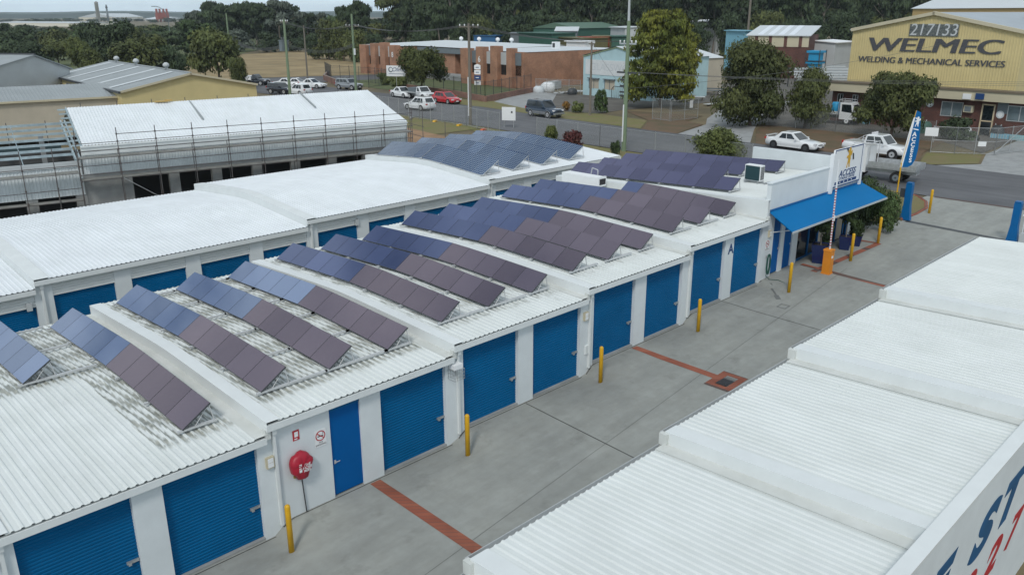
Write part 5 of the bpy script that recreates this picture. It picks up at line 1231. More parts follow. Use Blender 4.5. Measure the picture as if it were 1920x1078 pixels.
def ptree(px_, by, ty, wpx, style, leaf, label, z=2.15, **k):
    P = px2(px_, by, z); h = None; q = ppm(P)
    lo, hi = 0, 60
    for _ in range(40):
        mid_ = (lo+hi)/2
        if pix((P.x, P.y, z+mid_))[1] > ty: lo = mid_
        else: hi = mid_
    return tree((P.x, P.y, z), lo, wpx/q, style, leaf, label, **k)
def dtree(px_, dist, ty, wpx, style, leaf, label, z=2.15, **k):
    """tree at a given forward distance whose top shows at photo row ty"""
    d = CF+CR*((px_-960)/FPX)-CU*((ty-539)/FPX); P = CP+d*dist
    return tree((P.x, P.y, z), max(2, P.z-z), wpx*dist/FPX, style, leaf, label, **k)

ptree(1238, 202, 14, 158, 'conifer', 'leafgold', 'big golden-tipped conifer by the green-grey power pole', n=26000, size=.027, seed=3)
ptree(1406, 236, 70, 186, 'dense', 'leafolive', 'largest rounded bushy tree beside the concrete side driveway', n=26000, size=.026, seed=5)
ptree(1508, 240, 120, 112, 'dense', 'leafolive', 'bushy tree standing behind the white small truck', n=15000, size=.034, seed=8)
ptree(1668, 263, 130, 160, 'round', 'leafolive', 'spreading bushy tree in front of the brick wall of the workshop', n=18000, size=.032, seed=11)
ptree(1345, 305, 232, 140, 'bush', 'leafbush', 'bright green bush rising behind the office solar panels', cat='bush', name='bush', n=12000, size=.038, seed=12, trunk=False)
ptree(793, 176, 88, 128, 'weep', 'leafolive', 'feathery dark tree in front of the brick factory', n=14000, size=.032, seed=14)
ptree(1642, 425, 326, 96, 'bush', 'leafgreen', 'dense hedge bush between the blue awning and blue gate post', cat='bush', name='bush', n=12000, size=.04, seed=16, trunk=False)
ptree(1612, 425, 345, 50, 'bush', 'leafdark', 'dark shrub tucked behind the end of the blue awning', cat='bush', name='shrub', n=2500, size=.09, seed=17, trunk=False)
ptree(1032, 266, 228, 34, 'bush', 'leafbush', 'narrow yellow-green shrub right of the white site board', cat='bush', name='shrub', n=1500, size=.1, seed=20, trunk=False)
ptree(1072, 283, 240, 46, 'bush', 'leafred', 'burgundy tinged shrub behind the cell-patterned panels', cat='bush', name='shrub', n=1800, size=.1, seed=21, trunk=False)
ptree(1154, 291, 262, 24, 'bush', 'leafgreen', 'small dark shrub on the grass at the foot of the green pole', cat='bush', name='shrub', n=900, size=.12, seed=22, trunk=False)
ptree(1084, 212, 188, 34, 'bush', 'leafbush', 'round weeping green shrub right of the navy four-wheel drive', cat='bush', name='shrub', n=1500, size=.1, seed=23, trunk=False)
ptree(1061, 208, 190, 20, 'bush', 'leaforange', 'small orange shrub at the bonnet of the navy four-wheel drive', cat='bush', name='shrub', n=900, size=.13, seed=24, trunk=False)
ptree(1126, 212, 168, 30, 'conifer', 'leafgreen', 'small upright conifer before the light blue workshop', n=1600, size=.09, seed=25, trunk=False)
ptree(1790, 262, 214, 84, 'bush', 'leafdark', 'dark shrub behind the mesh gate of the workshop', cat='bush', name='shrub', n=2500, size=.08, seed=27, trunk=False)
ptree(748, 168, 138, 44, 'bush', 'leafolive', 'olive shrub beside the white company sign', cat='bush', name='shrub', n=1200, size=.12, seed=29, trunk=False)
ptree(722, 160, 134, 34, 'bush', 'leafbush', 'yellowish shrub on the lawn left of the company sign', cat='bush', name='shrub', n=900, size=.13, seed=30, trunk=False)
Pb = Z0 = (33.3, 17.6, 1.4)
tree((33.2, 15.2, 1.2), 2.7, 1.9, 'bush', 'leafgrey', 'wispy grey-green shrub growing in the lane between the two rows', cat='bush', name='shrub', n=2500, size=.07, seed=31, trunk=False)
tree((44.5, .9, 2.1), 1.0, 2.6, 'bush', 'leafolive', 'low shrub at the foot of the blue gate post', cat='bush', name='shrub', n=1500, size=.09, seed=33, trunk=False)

# potted plants by the office door
def pot(x, y, w_, h_, plant_h, plant_w, seed, label, stem=True, leaf='leafgreen'):
    z = drive(x, y)-.01; P = empty('potted_plant', (x, y, z), .3, label, 'potted plant')
    m = MB(); t = w_/2; b = t*.72
    m.add([(-b,-b,0),(b,-b,0),(b,b,0),(-b,b,0),(-t,-t,h_),(t,-t,h_),(t,t,h_),(-t,t,h_),(-t*.86,-t*.86,h_),(t*.86,-t*.86,h_),(t*.86,t*.86,h_),(-t*.86,t*.86,h_),(-t*.84,-t*.84,h_-.06),(t*.84,-t*.84,h_-.06),(t*.84,t*.84,h_-.06),(-t*.84,t*.84,h_-.06)],
      [(0,3,2,1),(0,1,5,4),(1,2,6,5),(2,3,7,6),(3,0,4,7),(4,5,9,8),(5,6,10,9),(6,7,11,10),(7,4,8,11),(8,9,13,12),(9,10,14,13),(10,11,15,14),(11,8,12,15)]); m.build('pot', M['pot'], P)
    m = MB(); m.poly([(-t*.84,-t*.84,h_-.06),(t*.84,-t*.84,h_-.06),(t*.84,t*.84,h_-.06),(-t*.84,t*.84,h_-.06)]); m.build('soil', M['soil'], P)
    me = leaf_cloud(('pot', seed), mk_lobes('bush', seed), 900, .13, seed); o = D.objects.new('foliage', me); COL.objects.link(o); o.parent = P
    o.scale = (plant_w/2, plant_w/2, plant_h*(.6 if stem else 1)); o.location = (0, 0, h_+(plant_h*.4 if stem else 0)-.05); o.material_slots[0].link = 'OBJECT'; o.material_slots[0].material = M[leaf]
    if stem: m = MB(); m.tube((0, 0, h_-.1), (0, .05, h_+plant_h*.55), .03, .02, n=6); m.build('stem', M['gumbark'], P)
pot(34.05, -.85, .78, .95, 1.45, 1.3, 41, 'small tree in a large blue square pot left of the office windows')
pot(34.75, -.75, .5, .6, .8, .7, 42, 'clipped round shrub in a blue pot behind the orange boom box', stem=False)
pot(36.8, -.9, .62, .72, 1.6, 1.2, 43, 'small tree in a blue square pot before the curtained window')
pot(37.75, -1.05, .6, .55, .95, 1.0, 44, 'leafy shrub in a short blue pot nearest the street', stem=False)

# ------------------------------------------------------------------ gate, flag
def gate_post(x, y, h, label, top_w=.35):
    z = 2.12; g = empty('gate_post', (x, y, z), 0, label, 'gate post')
    m = MB(); ps = [(-.28, 0), (.28, 0), (.24, .25), (.17, .9), (.17, h-.05), (.13, h), (-.13, h), (-.17, h-.05), (-.17, .9), (-.24, .25)]
    m.prism(ps, 'x', -.16, .16); m.build('post', M['bluepost'], g); m = MB(); m.box(-.18, .18, -.15, .15, h, h+.05); m.build('cap', M['bluepost'], g); return g
gp_ = gate_post(43.95, -1.18, 2.1, 'tall blue flared gate post beside the grass corner')
m = MB(); m.box(.0, .35, .2, .5, 1.25, 1.75); m.build('keypad_box', M['darkmetal'], gp_)
gate_post(42.75, -7.0, 2.1, 'blue flared gate post at the right edge of the driveway')
Gt = empty('sliding_gate', (42.9, -7.25, 2.12), R_(-91), 'white barred sliding gate parked beside the right gate post', 'gate')
m = MB(); 
for z in (.35, 1.4): m.box(0, 6, -.03, .03, z, z+.07)
m.build('rail', M['white'], Gt)
m = MB()
for i in range(26): m.box(.1+i*.23, .13+i*.23, -.015, .015, .0, 1.5)
m.build('bars', M['white'], Gt)
gb = empty('gate_motor', (42.6, -7.55, 2.12), 0, 'pale grey gate motor box behind the right blue post', 'gate motor')
m = MB(); m.prism([(-.2, 0), (.2, 0), (.17, .6), (-.17, .6)], 'x', -.15, .15); m.build('cover', M['palegrey'], gb); m = MB(); m.box(-.2, .2, -.24, .24, -.04, .02); m.build('base', M['greycrete'], gb)
picket_fence([(44.1, -1.2), (44.3, .8), (42.5, 1.6)], 2.12, 1.5, 'short black barred fence panel behind the blue gate post', post=1.6, gap=.14)
Fg = empty('flag_banner', (44.95, -.15, 2.12), R_(-45), 'blue feather flag with white lion and ACCESS lettering on a yellow pole', 'flag')
m = MB(); m.tube((0, 0, 0), (.0, 0, 3.0), .045, .04, n=8); m.tube((0, 0, 3.0), (.42, 0, 6.0), .03, .018, n=6); m.build('pole', M['yellow'], Fg)
edge = [(-.02, 2.75), (.06, 3.4), (.18, 4.2), (.30, 5.0), (.42, 6.0)]; outer = [(.70, 5.88), (.76, 5.2), (.82, 4.4), (.84, 3.8), (.78, 3.25), (.62, 2.9), (.4, 2.76)]
m = MB(); pts = edge+outer; m.prism(pts, 'y', -.012, .012); fl = m.build('flag_cloth', M['bluepost'], Fg)
m = MB(); m.prism([(-.05, 2.75), (.07, 2.76), (.15, 3.4), (.26, 4.2), (.35, 5.0), (.40, 5.6), (.33, 5.6), (.22, 5.0), (.1, 4.2), (.0, 3.4)], 'y', -.02, .02); m.build('white_sleeve', M['white'], fl)
for i, chh in enumerate('ACCESS'): text('lettering', chh, M['white'], fl, (.5-.005*i, -.025, 4.65-.3*i), (R_(90), R_(0), 0), .34, 1, 0, .002, .012)
lion(fl, .42, (.56, 5.35), M['white'], y=-.016)
m = MB(); m.cbox((.54, -.02, 4.93), (.3, .01, .06), ry=R_(12)); m.build('underline', M['white'], fl)

# ------------------------------------------------------------------ vehicles
def wheel(parent, x, y, r, w_=.2, rim=None, rimr=.62):
    s = 1 if y > 0 else -1; m = MB()
    m.tube((x, y-s*w_, r), (x, y, r), r, n=20, smooth=False); o = m.build('tyre_wheel', M['black'], parent); o.name = 'wheel'
    m = MB(); m.tube((x, y-s*.02, r), (x, y+s*.012, r), r*rimr, n=16, smooth=False); k = m.build('rim', rim or M['alu'], o)
    m = MB(); m.tube((x, y+s*.01, r), (x, y+s*.02, r), r*.18, n=10); m.build('hub', M['darkmetal'], k)
def loft(stations, ring):
    """stations: list of (x, zbot, ztop, halfw); ring: list of (yfrac, zfrac)"""
    m = MB(); vs = []; n = len(ring)
    for (x, zb, zt, w_) in stations:
        for (yf_, zf_) in ring: vs.append((x, yf_*w_, zb+(zt-zb)*zf_))
    fs = [(k*n+i, k*n+(i+1) % n, (k+1)*n+(i+1) % n, (k+1)*n+i) for k in range(len(stations)-1) for i in range(n)]
    fs += [tuple(reversed(range(n))), tuple(range((len(stations)-1)*n, len(stations)*n))]
    return m.add(vs, fs, True)
RING = [(-.86, 0), (.86, 0), (.98, .15), (1.0, .45), (.97, .72), (.90, .93), (.76, 1.0), (-.76, 1.0), (-.90, .93), (-.97, .72), (-1.0, .45), (-.98, .15)]
def car(kind, P, rz, paint, label, L=4.7, W=1.8, H=1.45, rim=None, plate='white', cat='car', arches=None, lower=None, sc=1, name='parked_car'):
    C_ = empty(name, P, rz, label, cat); C_.scale = (sc, sc, sc); h2 = W/2
    suv = kind in ('suv', 'pickup', 'utility'); zb = .34 if suv else .2; belt = .98 if suv else .86; hood = belt-.02 if suv else .80; wr_ = .38 if suv else .32
    x0, x1 = -L/2, L/2
    wf, wb_ = x1-.88, x0+(.95 if kind != 'pickup' else 1.15)
    if kind == 'sedan': st = [(x0, .38, .76, h2*.78), (x0+.1, zb+.05, .92, h2*.92), (x0+.9, zb, .95, h2), (0, zb, belt, h2), (x1-1.3, zb, .86, h2), (x1-.5, zb, .76, h2*.97), (x1-.12, zb+.03, .66, h2*.88), (x1, .36, .56, h2*.7)]
    elif kind == 'hatch': st = [(x0, .4, .86, h2*.85), (x0+.1, zb+.05, .98, h2*.95), (x0+.8, zb, .96, h2), (0, zb, .9, h2), (x1-1.2, zb, .88, h2), (x1-.4, zb, .76, h2*.95), (x1-.1, zb+.03, .64, h2*.85), (x1, .36, .54, h2*.7)]
    elif kind == 'suv': st = [(x0, .5, .96, h2*.9), (x0+.08, zb+.05, 1.06, h2*.97), (x0+.9, zb, 1.06, h2), (0, zb, 1.04, h2), (x1-1.2, zb, 1.03, h2), (x1-.3, zb, .98, h2*.97), (x1-.05, zb+.03, .88, h2*.9), (x1, .45, .75, h2*.8)]
    else: st = [(x0, .5, 1.02, h2*.92), (x0+.06, zb+.1, 1.08, h2*.97), (x0+.9, zb, 1.08, h2), (0, zb, 1.06, h2), (x1-1.25, zb, 1.06, h2), (x1-.35, zb, .98, h2*.97), (x1-.06, zb+.03, .86, h2*.9), (x1, .45, .72, h2*.8)]
    if kind == 'utility': st = [s for s in st if s[0] > -.2]; st = [(-.0, zb, 1.06, h2)]+[s for s in st if s[0] > 0]
    bd = loft(st, RING).build('body', paint, C_)
    # cabin: rear base, rear top, front top, front base
    cb_ = {'sedan': (x0+.75, x0+1.45, x1-2.35, x1-1.45), 'hatch': (x0+.12, x0+.55, x1-2.15, x1-1.2), 'suv': (x0+.12, x0+.3, x1-2.0, x1-1.35), 'pickup': (-.75, -.6, x1-1.95, x1-1.3), 'utility': (.0, .08, x1-1.95, x1-1.3)}[kind]
    zt = H; zc = belt-.06 if not suv else 1.0
    wbse, wt = h2*.94, h2*.74 if not suv else h2*.82
    a, b, c, d = cb_
    m = MB(); V = [(a, -wbse, zc), (a, wbse, zc), (d, wbse, zc), (d, -wbse, zc), (b, -wt, zt-.06), (b, wt, zt-.06), (c, wt, zt-.04), (c, -wt, zt-.04), (b+.12, -wt*.86, zt), (b+.12, wt*.86, zt), (c-.1, wt*.86, zt), (c-.1, -wt*.86, zt)]
    m.add(V, [(0,4,5,1), (1,5,6,2), (2,6,7,3), (3,7,4,0), (4,8,9,5), (5,9,10,6), (6,10,11,7), (7,11,8,4), (8,11,10,9)]); m.build('cabin', paint, bd)
    def lerp(p, q, t): return tuple(p[i]+(q[i]-p[i])*t for i in range(3))
    def gl(p00, p10, p11, p01, u0, u1, v0, v1, off, nm='window'):
        def pt(u, v): return lerp(lerp(p00, p10, u), lerp(p01, p11, u), v)
        q = [Vector(pt(u0, v0)), Vector(pt(u1, v0)), Vector(pt(u1, v1)), Vector(pt(u0, v1))]
        n_ = (q[1]-q[0]).cross(q[3]-q[0]).normalized(); cc = sum(q, Vector())/4
        if n_.dot(cc-Vector((0, 0, .8))) < 0: n_ = -n_
        m = MB(); m.poly([x+n_*off for x in q]); return m.build(nm, M['glass'], bd)
    gl(V[3], V[2], V[6], V[7], .07, .93, .14, .93, .012, 'windscreen'); gl(V[0], V[1], V[5], V[4], .1, .9, .25, .9, .012, 'rear_window')
    splits = {'sedan': ((.2, .5), (.53, .86)), 'hatch': ((.17, .32), (.35, .6), (.63, .88)), 'suv': ((.06, .30), (.33, .58), (.61, .88)), 'pickup': ((.08, .46), (.51, .86)), 'utility': ((.2, .8),)}[kind]
    for s_, (p, q, r_, t_) in ((1, (V[1], V[2], V[6], V[5])), (-1, (V[0], V[3], V[7], V[4]))):
        for u0, u1 in splits: gl(p, q, r_, t_, u0, u1, .2, .88, .01)
    for y in (h2, -h2):
        for x in (wf, wb_):
            if kind == 'utility' and x == wb_: continue
            m = MB(); s = 1 if y > 0 else -1; m.tube((x, y-s*.2, wr_), (x, y+s*.006, wr_), wr_*1.17, n=20, smooth=False); m.build('wheel_arch', lower or M['blackgap'], bd)
        for x in (wf, wb_): wheel(C_, x, y+(.02 if y > 0 else -.02), wr_, rim=rim)
        s = 1 if y > 0 else -1
        m = MB(); m.cbox((d-.35, y+s*.08, belt+.1), (.12, .16, .12)); m.build('mirror', paint, bd)
        m = MB(); m.cbox((x1-.13, y*.70, st[-2][2]-.02 if not suv else .85), (.24, h2*.32, .14), rz=-s*.25); m.build('headlight', M['lamp'], bd)
        if kind != 'utility': m = MB(); m.cbox((x0+.04, y*.8, .82 if not suv else .95), (.12, h2*.26, .16 if not suv else .3)); m.build('tail_light', M['tail'], bd)
        m = MB(); m.cbox(((wf+wb_)/2, y, zb+.08), (wf-wb_-.8 if kind != 'utility' else .6, .03, .09)); m.build('side_sill', lower or paint, bd)
    m = MB(); m.cbox((x1-.04, 0, .34 if not suv else .55), (.1, h2*1.1, .14 if not suv else .2)); m.cbox((x1-.03, 0, .56 if not suv else .8), (.06, h2*.7, .08 if not suv else .14)); m.build('grille', M['blackgap'], bd)
    m = MB(); m.cbox((x1+.02, 0, .4 if not suv else .5), (.02, .38, .12)); m.build('number_plate', M['plate'] if plate == 'yellow' else M['white'], bd)
    if kind != 'utility': m = MB(); m.cbox((x0-.012, 0, .6), (.02, .38, .12)); m.build('number_plate', M['white'], bd)
    C_['_'] = 0; del C_['_']
    return C_, bd, x0, x1, h2
def cpos(f, r): # centre and heading from front/rear wheel photo pixels (near side)
    a = px2(*f); b = px2(*r); return (a+b)/2, math.atan2(a.y-b.y, a.x-b.x)
c_, rz = cpos((1503.8, 285), (1452.9, 278.3)); off = Vector((-math.sin(rz), math.cos(rz), 0))
P = c_+off*.9
C_, bd, x0, x1, h2 = car('sedan', (P.x, P.y, 2.17), rz, M['whitepaint'], 'white sedan with black wheels and rear spoiler parked on the verge', L=4.9, W=1.86, rim=M['darkmetal'])
m = MB(); m.box(x0+.02, x0+.3, -h2*.8, h2*.8, 1.02, 1.06); m.box(x0+.1, x0+.2, -h2*.75, -h2*.7, .9, 1.02); m.box(x0+.1, x0+.2, h2*.7, h2*.75, .9, 1.02); m.build('spoiler', M['whitepaint'], bd)
P = px2(1633, 295); P = P+Vector((.9, 0, 0))
C_, bd, x0, x1, h2 = car('pickup', (P.x, P.y, 2.17), R_(-93), M['whitepaint'], 'white crew-cab pickup with roll bar behind the sign', L=5.2, W=1.85, H=1.78, cat='pickup', name='pickup_truck')
m = MB(); m.path([(-.85, -.75, 1.05), (-.9, -.7, 1.6), (-.9, .7, 1.6), (-.85, .75, 1.05)], .035, 6); m.tube((-.9, -.7, 1.55), (-1.7, -.8, 1.1), .03); m.tube((-.9, .7, 1.55), (-1.7, .8, 1.1), .03); m.build('roll_bar', M['alu'], bd)
m = MB(); m.box(x0+.15, -.85, -.78, .78, 1.075, 1.1); m.build('tray_cover', M['whitepaint'], bd)
m = MB(); 
for y in (-.35, 0, .35): m.cbox((-.3, y, 1.86), (.12, .22, .14))
m.build('roof_lights', M['lamp'], bd)
c_, rz = cpos((1023.5, 222), (996.7, 218.5)); off = Vector((-math.sin(rz), math.cos(rz), 0)); P = c_+off*.9
C_, bd, x0, x1, h2 = car('suv', (P.x, P.y, 2.17), rz, M['navy'], 'dark navy and silver four-wheel drive parked facing right', L=4.7, W=1.85, H=1.85, plate='yellow', lower=M['silver'], cat='car')
m = MB(); m.box(x1-.02, x1+.16, -.8, .8, .42, .62); m.build('bumper', M['silver'], bd); m = MB(); m.box(-1.3, 1.5, -h2-.012, -h2+.03, .5, .68); m.box(-1.3, 1.5, h2-.03, h2+.012, .5, .68); m.build('side_cladding', M['silver'], bd)
m = MB(); m.box(-1.7, .4, -.62, -.57, 1.86, 1.92); m.box(-1.7, .4, .57, .62, 1.86, 1.92); m.build('roof_rail', M['alu'], bd)
P = px2(838, 194); rr_ = R_(-94)
car('hatch', (P.x, P.y, 2.17), rr_, M['redpaint'], 'bright red small sedan parked by the low brick wall', L=4.55, W=1.79, H=1.47)
P = px2(787, 206)
car('hatch', (P.x, P.y, 2.17), R_(92), M['whitepaint'], 'white crossover driving away on the street', L=4.4, W=1.8, H=1.6)
P = px2(756, 183)
car('sedan', (P.x, P.y, 2.17), R_(-94), M['whitepaint'], 'white sedan parked behind the tray-back pickup', L=4.5, W=1.78)
P = px2(796, 186); P += Vector((-.6, 0, 0))
C_, bd, x0, x1, h2 = car('utility', (P.x, P.y, 2.17), R_(-94), M['whitepaint'], 'white single-cab tray-back pickup between white sedan and red car', L=5.0, W=1.8, H=1.75, cat='pickup', name='pickup_truck')
m = MB(); m.box(x0, -.1, -.9, .9, .85, .95); m.box(x0+.2, .2, -.4, .4, .5, .85); m.build('tray', M['palegrey'], bd); m = MB(); m.box(x0+.3, -.3, -.7, .7, .96, 1.5); m.build('toolbox', M['slate'], bd)
for i, (q, lb) in enumerate((((541, 164), 'left of the three white sedans at the street bend'), ((560, 164), 'middle of the three white sedans at the street bend'), ((587, 165.5), 'right of the three white sedans at the street bend'))):
    P = px2(*q); car('sedan', (P.x, P.y, 2.17), R_(-52) if i < 2 else R_(-70), M['whitepaint'], lb, L=4.6, W=1.78)
P = px2(528, 176.5); car('suv', (P.x, P.y, 2.17), R_(-75), M['darkpaint'], 'black car crossing the road behind the white roof ridge', L=4.5, W=1.8, H=1.6)
P = px2(560, 178); car('hatch', (P.x, P.y, 2.17), R_(100), M['whitepaint'], 'white car with red tail lamps just over the roof ridge', L=4.4, W=1.8, H=1.6)
P = px2(655, 168.5); car('suv', (P.x, P.y, 2.17), R_(-80), M['silver'], 'blue-grey car half hidden beside the left green pole', L=4.7, W=1.8, H=1.7)
P = px2(478, 160); C_, bd, x0, x1, h2 = car('utility', (P.x, P.y, 2.17), R_(-60), M['darkpaint'], 'dark work pickup parked at the edge of the big olive tree', L=5, W=1.8, H=1.75, cat='pickup', name='pickup_truck')
m = MB(); m.box(x0, -.1, -.9, .9, .85, 1.5); m.build('tray', M['white'], bd)
for q, mt, kd, lb in (((22, 176), 'darkpaint', 'hatch', 'dark car roof just above the long beige roof'), ((55, 174), 'whitepaint', 'suv', 'white van-like car in front of the pale grey shed'), ((108, 171), 'silver', 'sedan', 'silver car by the right end of the pale grey shed')):
    P = px2(q[0], q[1]-4, 2.15); car(kd, (P.x, P.y, 2.17), R_(-60), M[mt], lb, L=4.6, W=1.8, H=1.6)

# small flatbed truck in the yard
def truck(P, rz, label, tray_mt, tank=True, L=6.2, grey=False):
    T = empty('flatbed_truck', P, rz, label, 'truck'); x1 = L/2; x0 = -L/2; cm = M['whitepaint']
    m = MB(); pr = [(x1-1.75, .55), (x1-.02, .55), (x1, 1.1), (x1-.12, 1.35), (x1-.5, 2.2), (x1-.75, 2.3), (x1-1.75, 2.3)]
    m.prism([(x, z) for x, z in pr], 'y', -.95, .95); cb_ = m.build('cab', cm, T)
    m = MB(); m.add([(x1-.10, -.8, 1.4), (x1-.10, .8, 1.4), (x1-.48, .74, 2.14), (x1-.48, -.74, 2.14)], [(0, 1, 2, 3)]); m.build('windscreen', M['glass'], cb_)
    for y in (-.956, .956):
        m = MB(); m.add([(x1-1.55, y, 1.35), (x1-.45, y, 1.25), (x1-.62, y, 2.1), (x1-1.55, y, 2.1)], [(0, 1, 2, 3)]); m.build('side_window', M['glass'], cb_)
        m = MB(); m.cbox((x1-.25, y*1.12, 1.7), (.06, .16, .36)); m.build('mirror', M['black'], cb_)
        m = MB(); m.cbox((x1+.0, y*.8, .85), (.06, .3, .18)); m.build('headlight', M['lamp'], cb_)
    m = MB(); m.box(x1+.002, x1+.03, -.6, .6, .8, 1.0); m.box(x1-.01, x1+.05, -.95, .95, .5, .72); m.build('bumper', M['slate'], cb_)
    m = MB(); m.box(x0, x1-1.85, -1.0, 1.0, .92, 1.02); m.box(x0+.1, x1-1.0, -.38, .38, .6, .9); m.build('bed', M['galv'] if grey else M['darkmetal'], T)
    m = MB()
    for y in (-1.02, .99): m.box(x0, x1-1.9, y, y+.03, 1.021, 1.36)
    m.box(x0-.03, x0, -1.0, 1.0, 1.021, 1.36); m.build('side_boards', tray_mt, T)
    m = MB(); m.path([(x1-1.9, -.9, 1.02), (x1-1.9, -.9, 2.55), (x1-1.9, .9, 2.55), (x1-1.9, .9, 1.02)], .035, 6); m.tube((x1-1.9, -.9, 2.5), (x1-.7, -.85, 2.5), .03); m.tube((x1-1.9, .9, 2.5), (x1-.7, .85, 2.5), .03); m.build('headboard_rack', M['alu'], T)
    if tank: m = MB(); m.lathe([(.4, 1.03), (.42, 1.1), (.42, 2.1), (.34, 2.2), (.1, 2.22)], (x1-2.5, 0, 0), 14); m.build('tank', mat('bright_blue_plastic', (.02, .30, .55), .5), T)
    for y in (-.93, .93):
        for x in (x1-.95, x0+1.25): wheel(T, x, y, .4, .26, M['slate'] if grey else M['whitepaint'], .55)
    return T
P = px2(1545, 232); truck((P.x+1.0, P.y, 2.17), R_(-84), 'white flatbed truck with blue tank parked by the workshop trees', M['palegrey'])
P = px2(1650, 337); truck((P.x, P.y, 2.17), R_(93), 'white truck with grey tray parked behind the roof sign', M['galv'], tank=False, grey=True, L=5.1)

# ------------------------------------------------------------------ poles and wires
def pole(P, h, r, mt, label, arms=(), white=None, top_r=None):
    Q = empty('power_pole', (P[0], P[1], 2.1), 0, label, 'power pole')
    m = MB(); m.tube((0, 0, 0), (0, 0, h), r, top_r or r*.72, n=10); m.build('shaft', M[mt], Q)
    for (z, L_, ang, mm) in arms:
        m = MB(); dx, dy = math.cos(ang)*L_/2, math.sin(ang)*L_/2; m.cbox((0, 0, z), (L_, .1, .12), rz=ang); m.tube((0, 0, z-.55), (dx*.55, dy*.55, z), .02, n=4); m.tube((0, 0, z-.55), (-dx*.55, -dy*.55, z), .02, n=4); am = m.build('crossarm', M[mm], Q)
        for t in (-.95, -.45, .45, .95):
            m = MB(); m.lathe([(.03, .06), (.07, .1), (.05, .16), (.08, .2), (.03, .28)], (dx*t, dy*t, z), 8); m.build('insulator', M['white'], am)
    if white: m = MB(); m.box(-r-.1, -r-.02, -.05, .03, white[0], white[1]); m.build('cable_guard', M['white'], Q)
    return Q
g1 = (52.05, 25.5); g2 = (54.8, 48.2); g3 = (61.5, 83.0)
Q = pole(g1, 10.7, .2, 'greenpole', 'thick green-grey power pole right of the burgundy shrub', [(8.9, 1.6, R_(95), 'galv')], white=(.9, 4.0))
m = MB(); m.tube((0, 0, 10.6), (-.05, 0, 12.3), .11, .09, n=8); m.build('pole_extension', M['palegrey'], Q)
m = MB(); m.cbox((0, 0, 6.6), (.14, 2.0, .14)); m.build('lower_arm', M['darkmetal'], Q)
m = MB()
for z in (4.7, 5.0, 5.5, 6.0): m.cbox((.0, .4, z), (.1, .5, .14))
m.build('fuse_switches', M['darkmetal'], Q)
Q = pole(g2, 10.35, .18, 'greybrown', 'grey-brown power pole with crossarm beside the directory sign', [(10.0, 2.5, R_(100), 'greybrown')], white=(1.0, 5.0))
pole(px2(1106, 216)[:2], 8.2, .15, 'greybrown', 'dark slim timber pole in front of the light blue workshop', [(8.0, .8, R_(95), 'greybrown')])
Q = pole(px2(668, 176)[:2], 11.3, .2, 'greenpole', 'green power pole at the left end of the brick factory fence', [(9.6, 2.3, R_(110), 'greybrown')]); m = MB(); m.box(-.12, .12, -.3, -.16, 5.6, 6.5); m.build('white_sign', M['white'], Q)
Q = pole(px2(545, 190)[:2], 10.6, .2, 'greenpole', 'green transformer pole by the three white sedans', [(10.3, 1.2, R_(110), 'greybrown')])
m = MB(); m.box(-.5, .5, .15, .9, 6.6, 7.9); m.box(-.6, .6, .1, .95, 7.9, 8.0)
for x in (-.3, 0, .3): m.lathe([(.06, 8.0), (.05, 8.4)], (x, .5, 0), 6)
m.build('transformer', M['slate'], Q)
pole(px2(577, 150)[:2], 9.4, .15, 'greybrown', 'plain brown pole behind the right white sedan')
pole(px2(437, 150)[:2], 11.5, .17, 'greenpole', 'pale green pole rising from the left tree belt')
pole(px2(229, 130)[:2], 9.5, .2, 'greenpole', 'short pale pole top in front of the olive trees', [(9.0, 2.2, R_(60), 'galv')])
P = at(1400, 90, 190); Q = empty('power_pole', (P.x, P.y, 2.1), 0, 'tall grey pole among the gums behind the light blue container', 'power pole'); m = MB(); m.tube((0, 0, 0), (0, 0, 24), .3, .2, n=8); m.build('shaft', M['greybrown'], Q)
P = at(318, 60, 260); Q = empty('street_lamp', (P.x, P.y, 2.1), R_(-45), 'tall curved street lamp against the sky at the left', 'street lamp'); m = MB(); m.tube((0, 0, 0), (0, 0, 9), .14, .1, n=8); m.path([(0, 0, 9), (-.2, 0, 11), (-1, 0, 12.6), (-2.4, 0, 13.5), (-3.4, 0, 13.7)], .1, 6); m.build('shaft', M['slate'], Q); m = MB(); m.cbox((-4.0, 0, 13.7), (1.4, .4, .2)); m.build('lamp_head', M['slate'], Q)
def wire(a, b, sag, label, r=.012):
    a = Vector(a); b = Vector(b); m = MB(); pts = []
    for i in range(17):
        t = i/16; p = a.lerp(b, t); p.z -= sag*4*t*(1-t); pts.append(p)
    m.path(pts, r, 4); o = m.build('power_line', mat('weathered_cable', (.12, .125, .13), .6)); tag(o, label, 'power line', 'overhead power lines')
p3 = px2(668, 176); p4 = px2(545, 190)
for k, dy in enumerate((-1.1, -.4, .4, 1.1)):
    wire((g1[0]+.0, g1[1]+dy*.6, 11.2), (g2[0]+dy*.2, g2[1]+dy, 12.3), .5, 'high power line between the two tall poles over the street', .016)
    wire((g2[0]+dy*.2, g2[1]+dy, 12.3), (p3.x+dy*.3, p3.y+dy, 12.0), .8, 'high power line from the crossarm pole to the left green pole', .018)
    wire((p3.x, p3.y+dy, 12.0), (p4.x, p4.y+dy*.5, 12.4), .8, 'high power line between the two left green poles', .02)
for k in range(3):
    wire((g1[0], g1[1]-.8+k*.7, 8.75), (75.5+k*.3, -36, 10.5+.25*k), 1.0, 'lower power line passing in front of the bushy trees', .013)
wire((g1[0], g1[1], 7.4), (84.6, 12.6, 10.3), .5, 'service line running to the welding workshop front', .016)
wire((g1[0], g1[1], 7.2), (71.5, 45.4, 10.0), .3, 'service line from the thick pole to the slim timber pole', .014)
wire((71.5, 45.4, 10.0), (89.4, 60, 7.2), .4, 'service line dropping to the light blue workshop', .014)
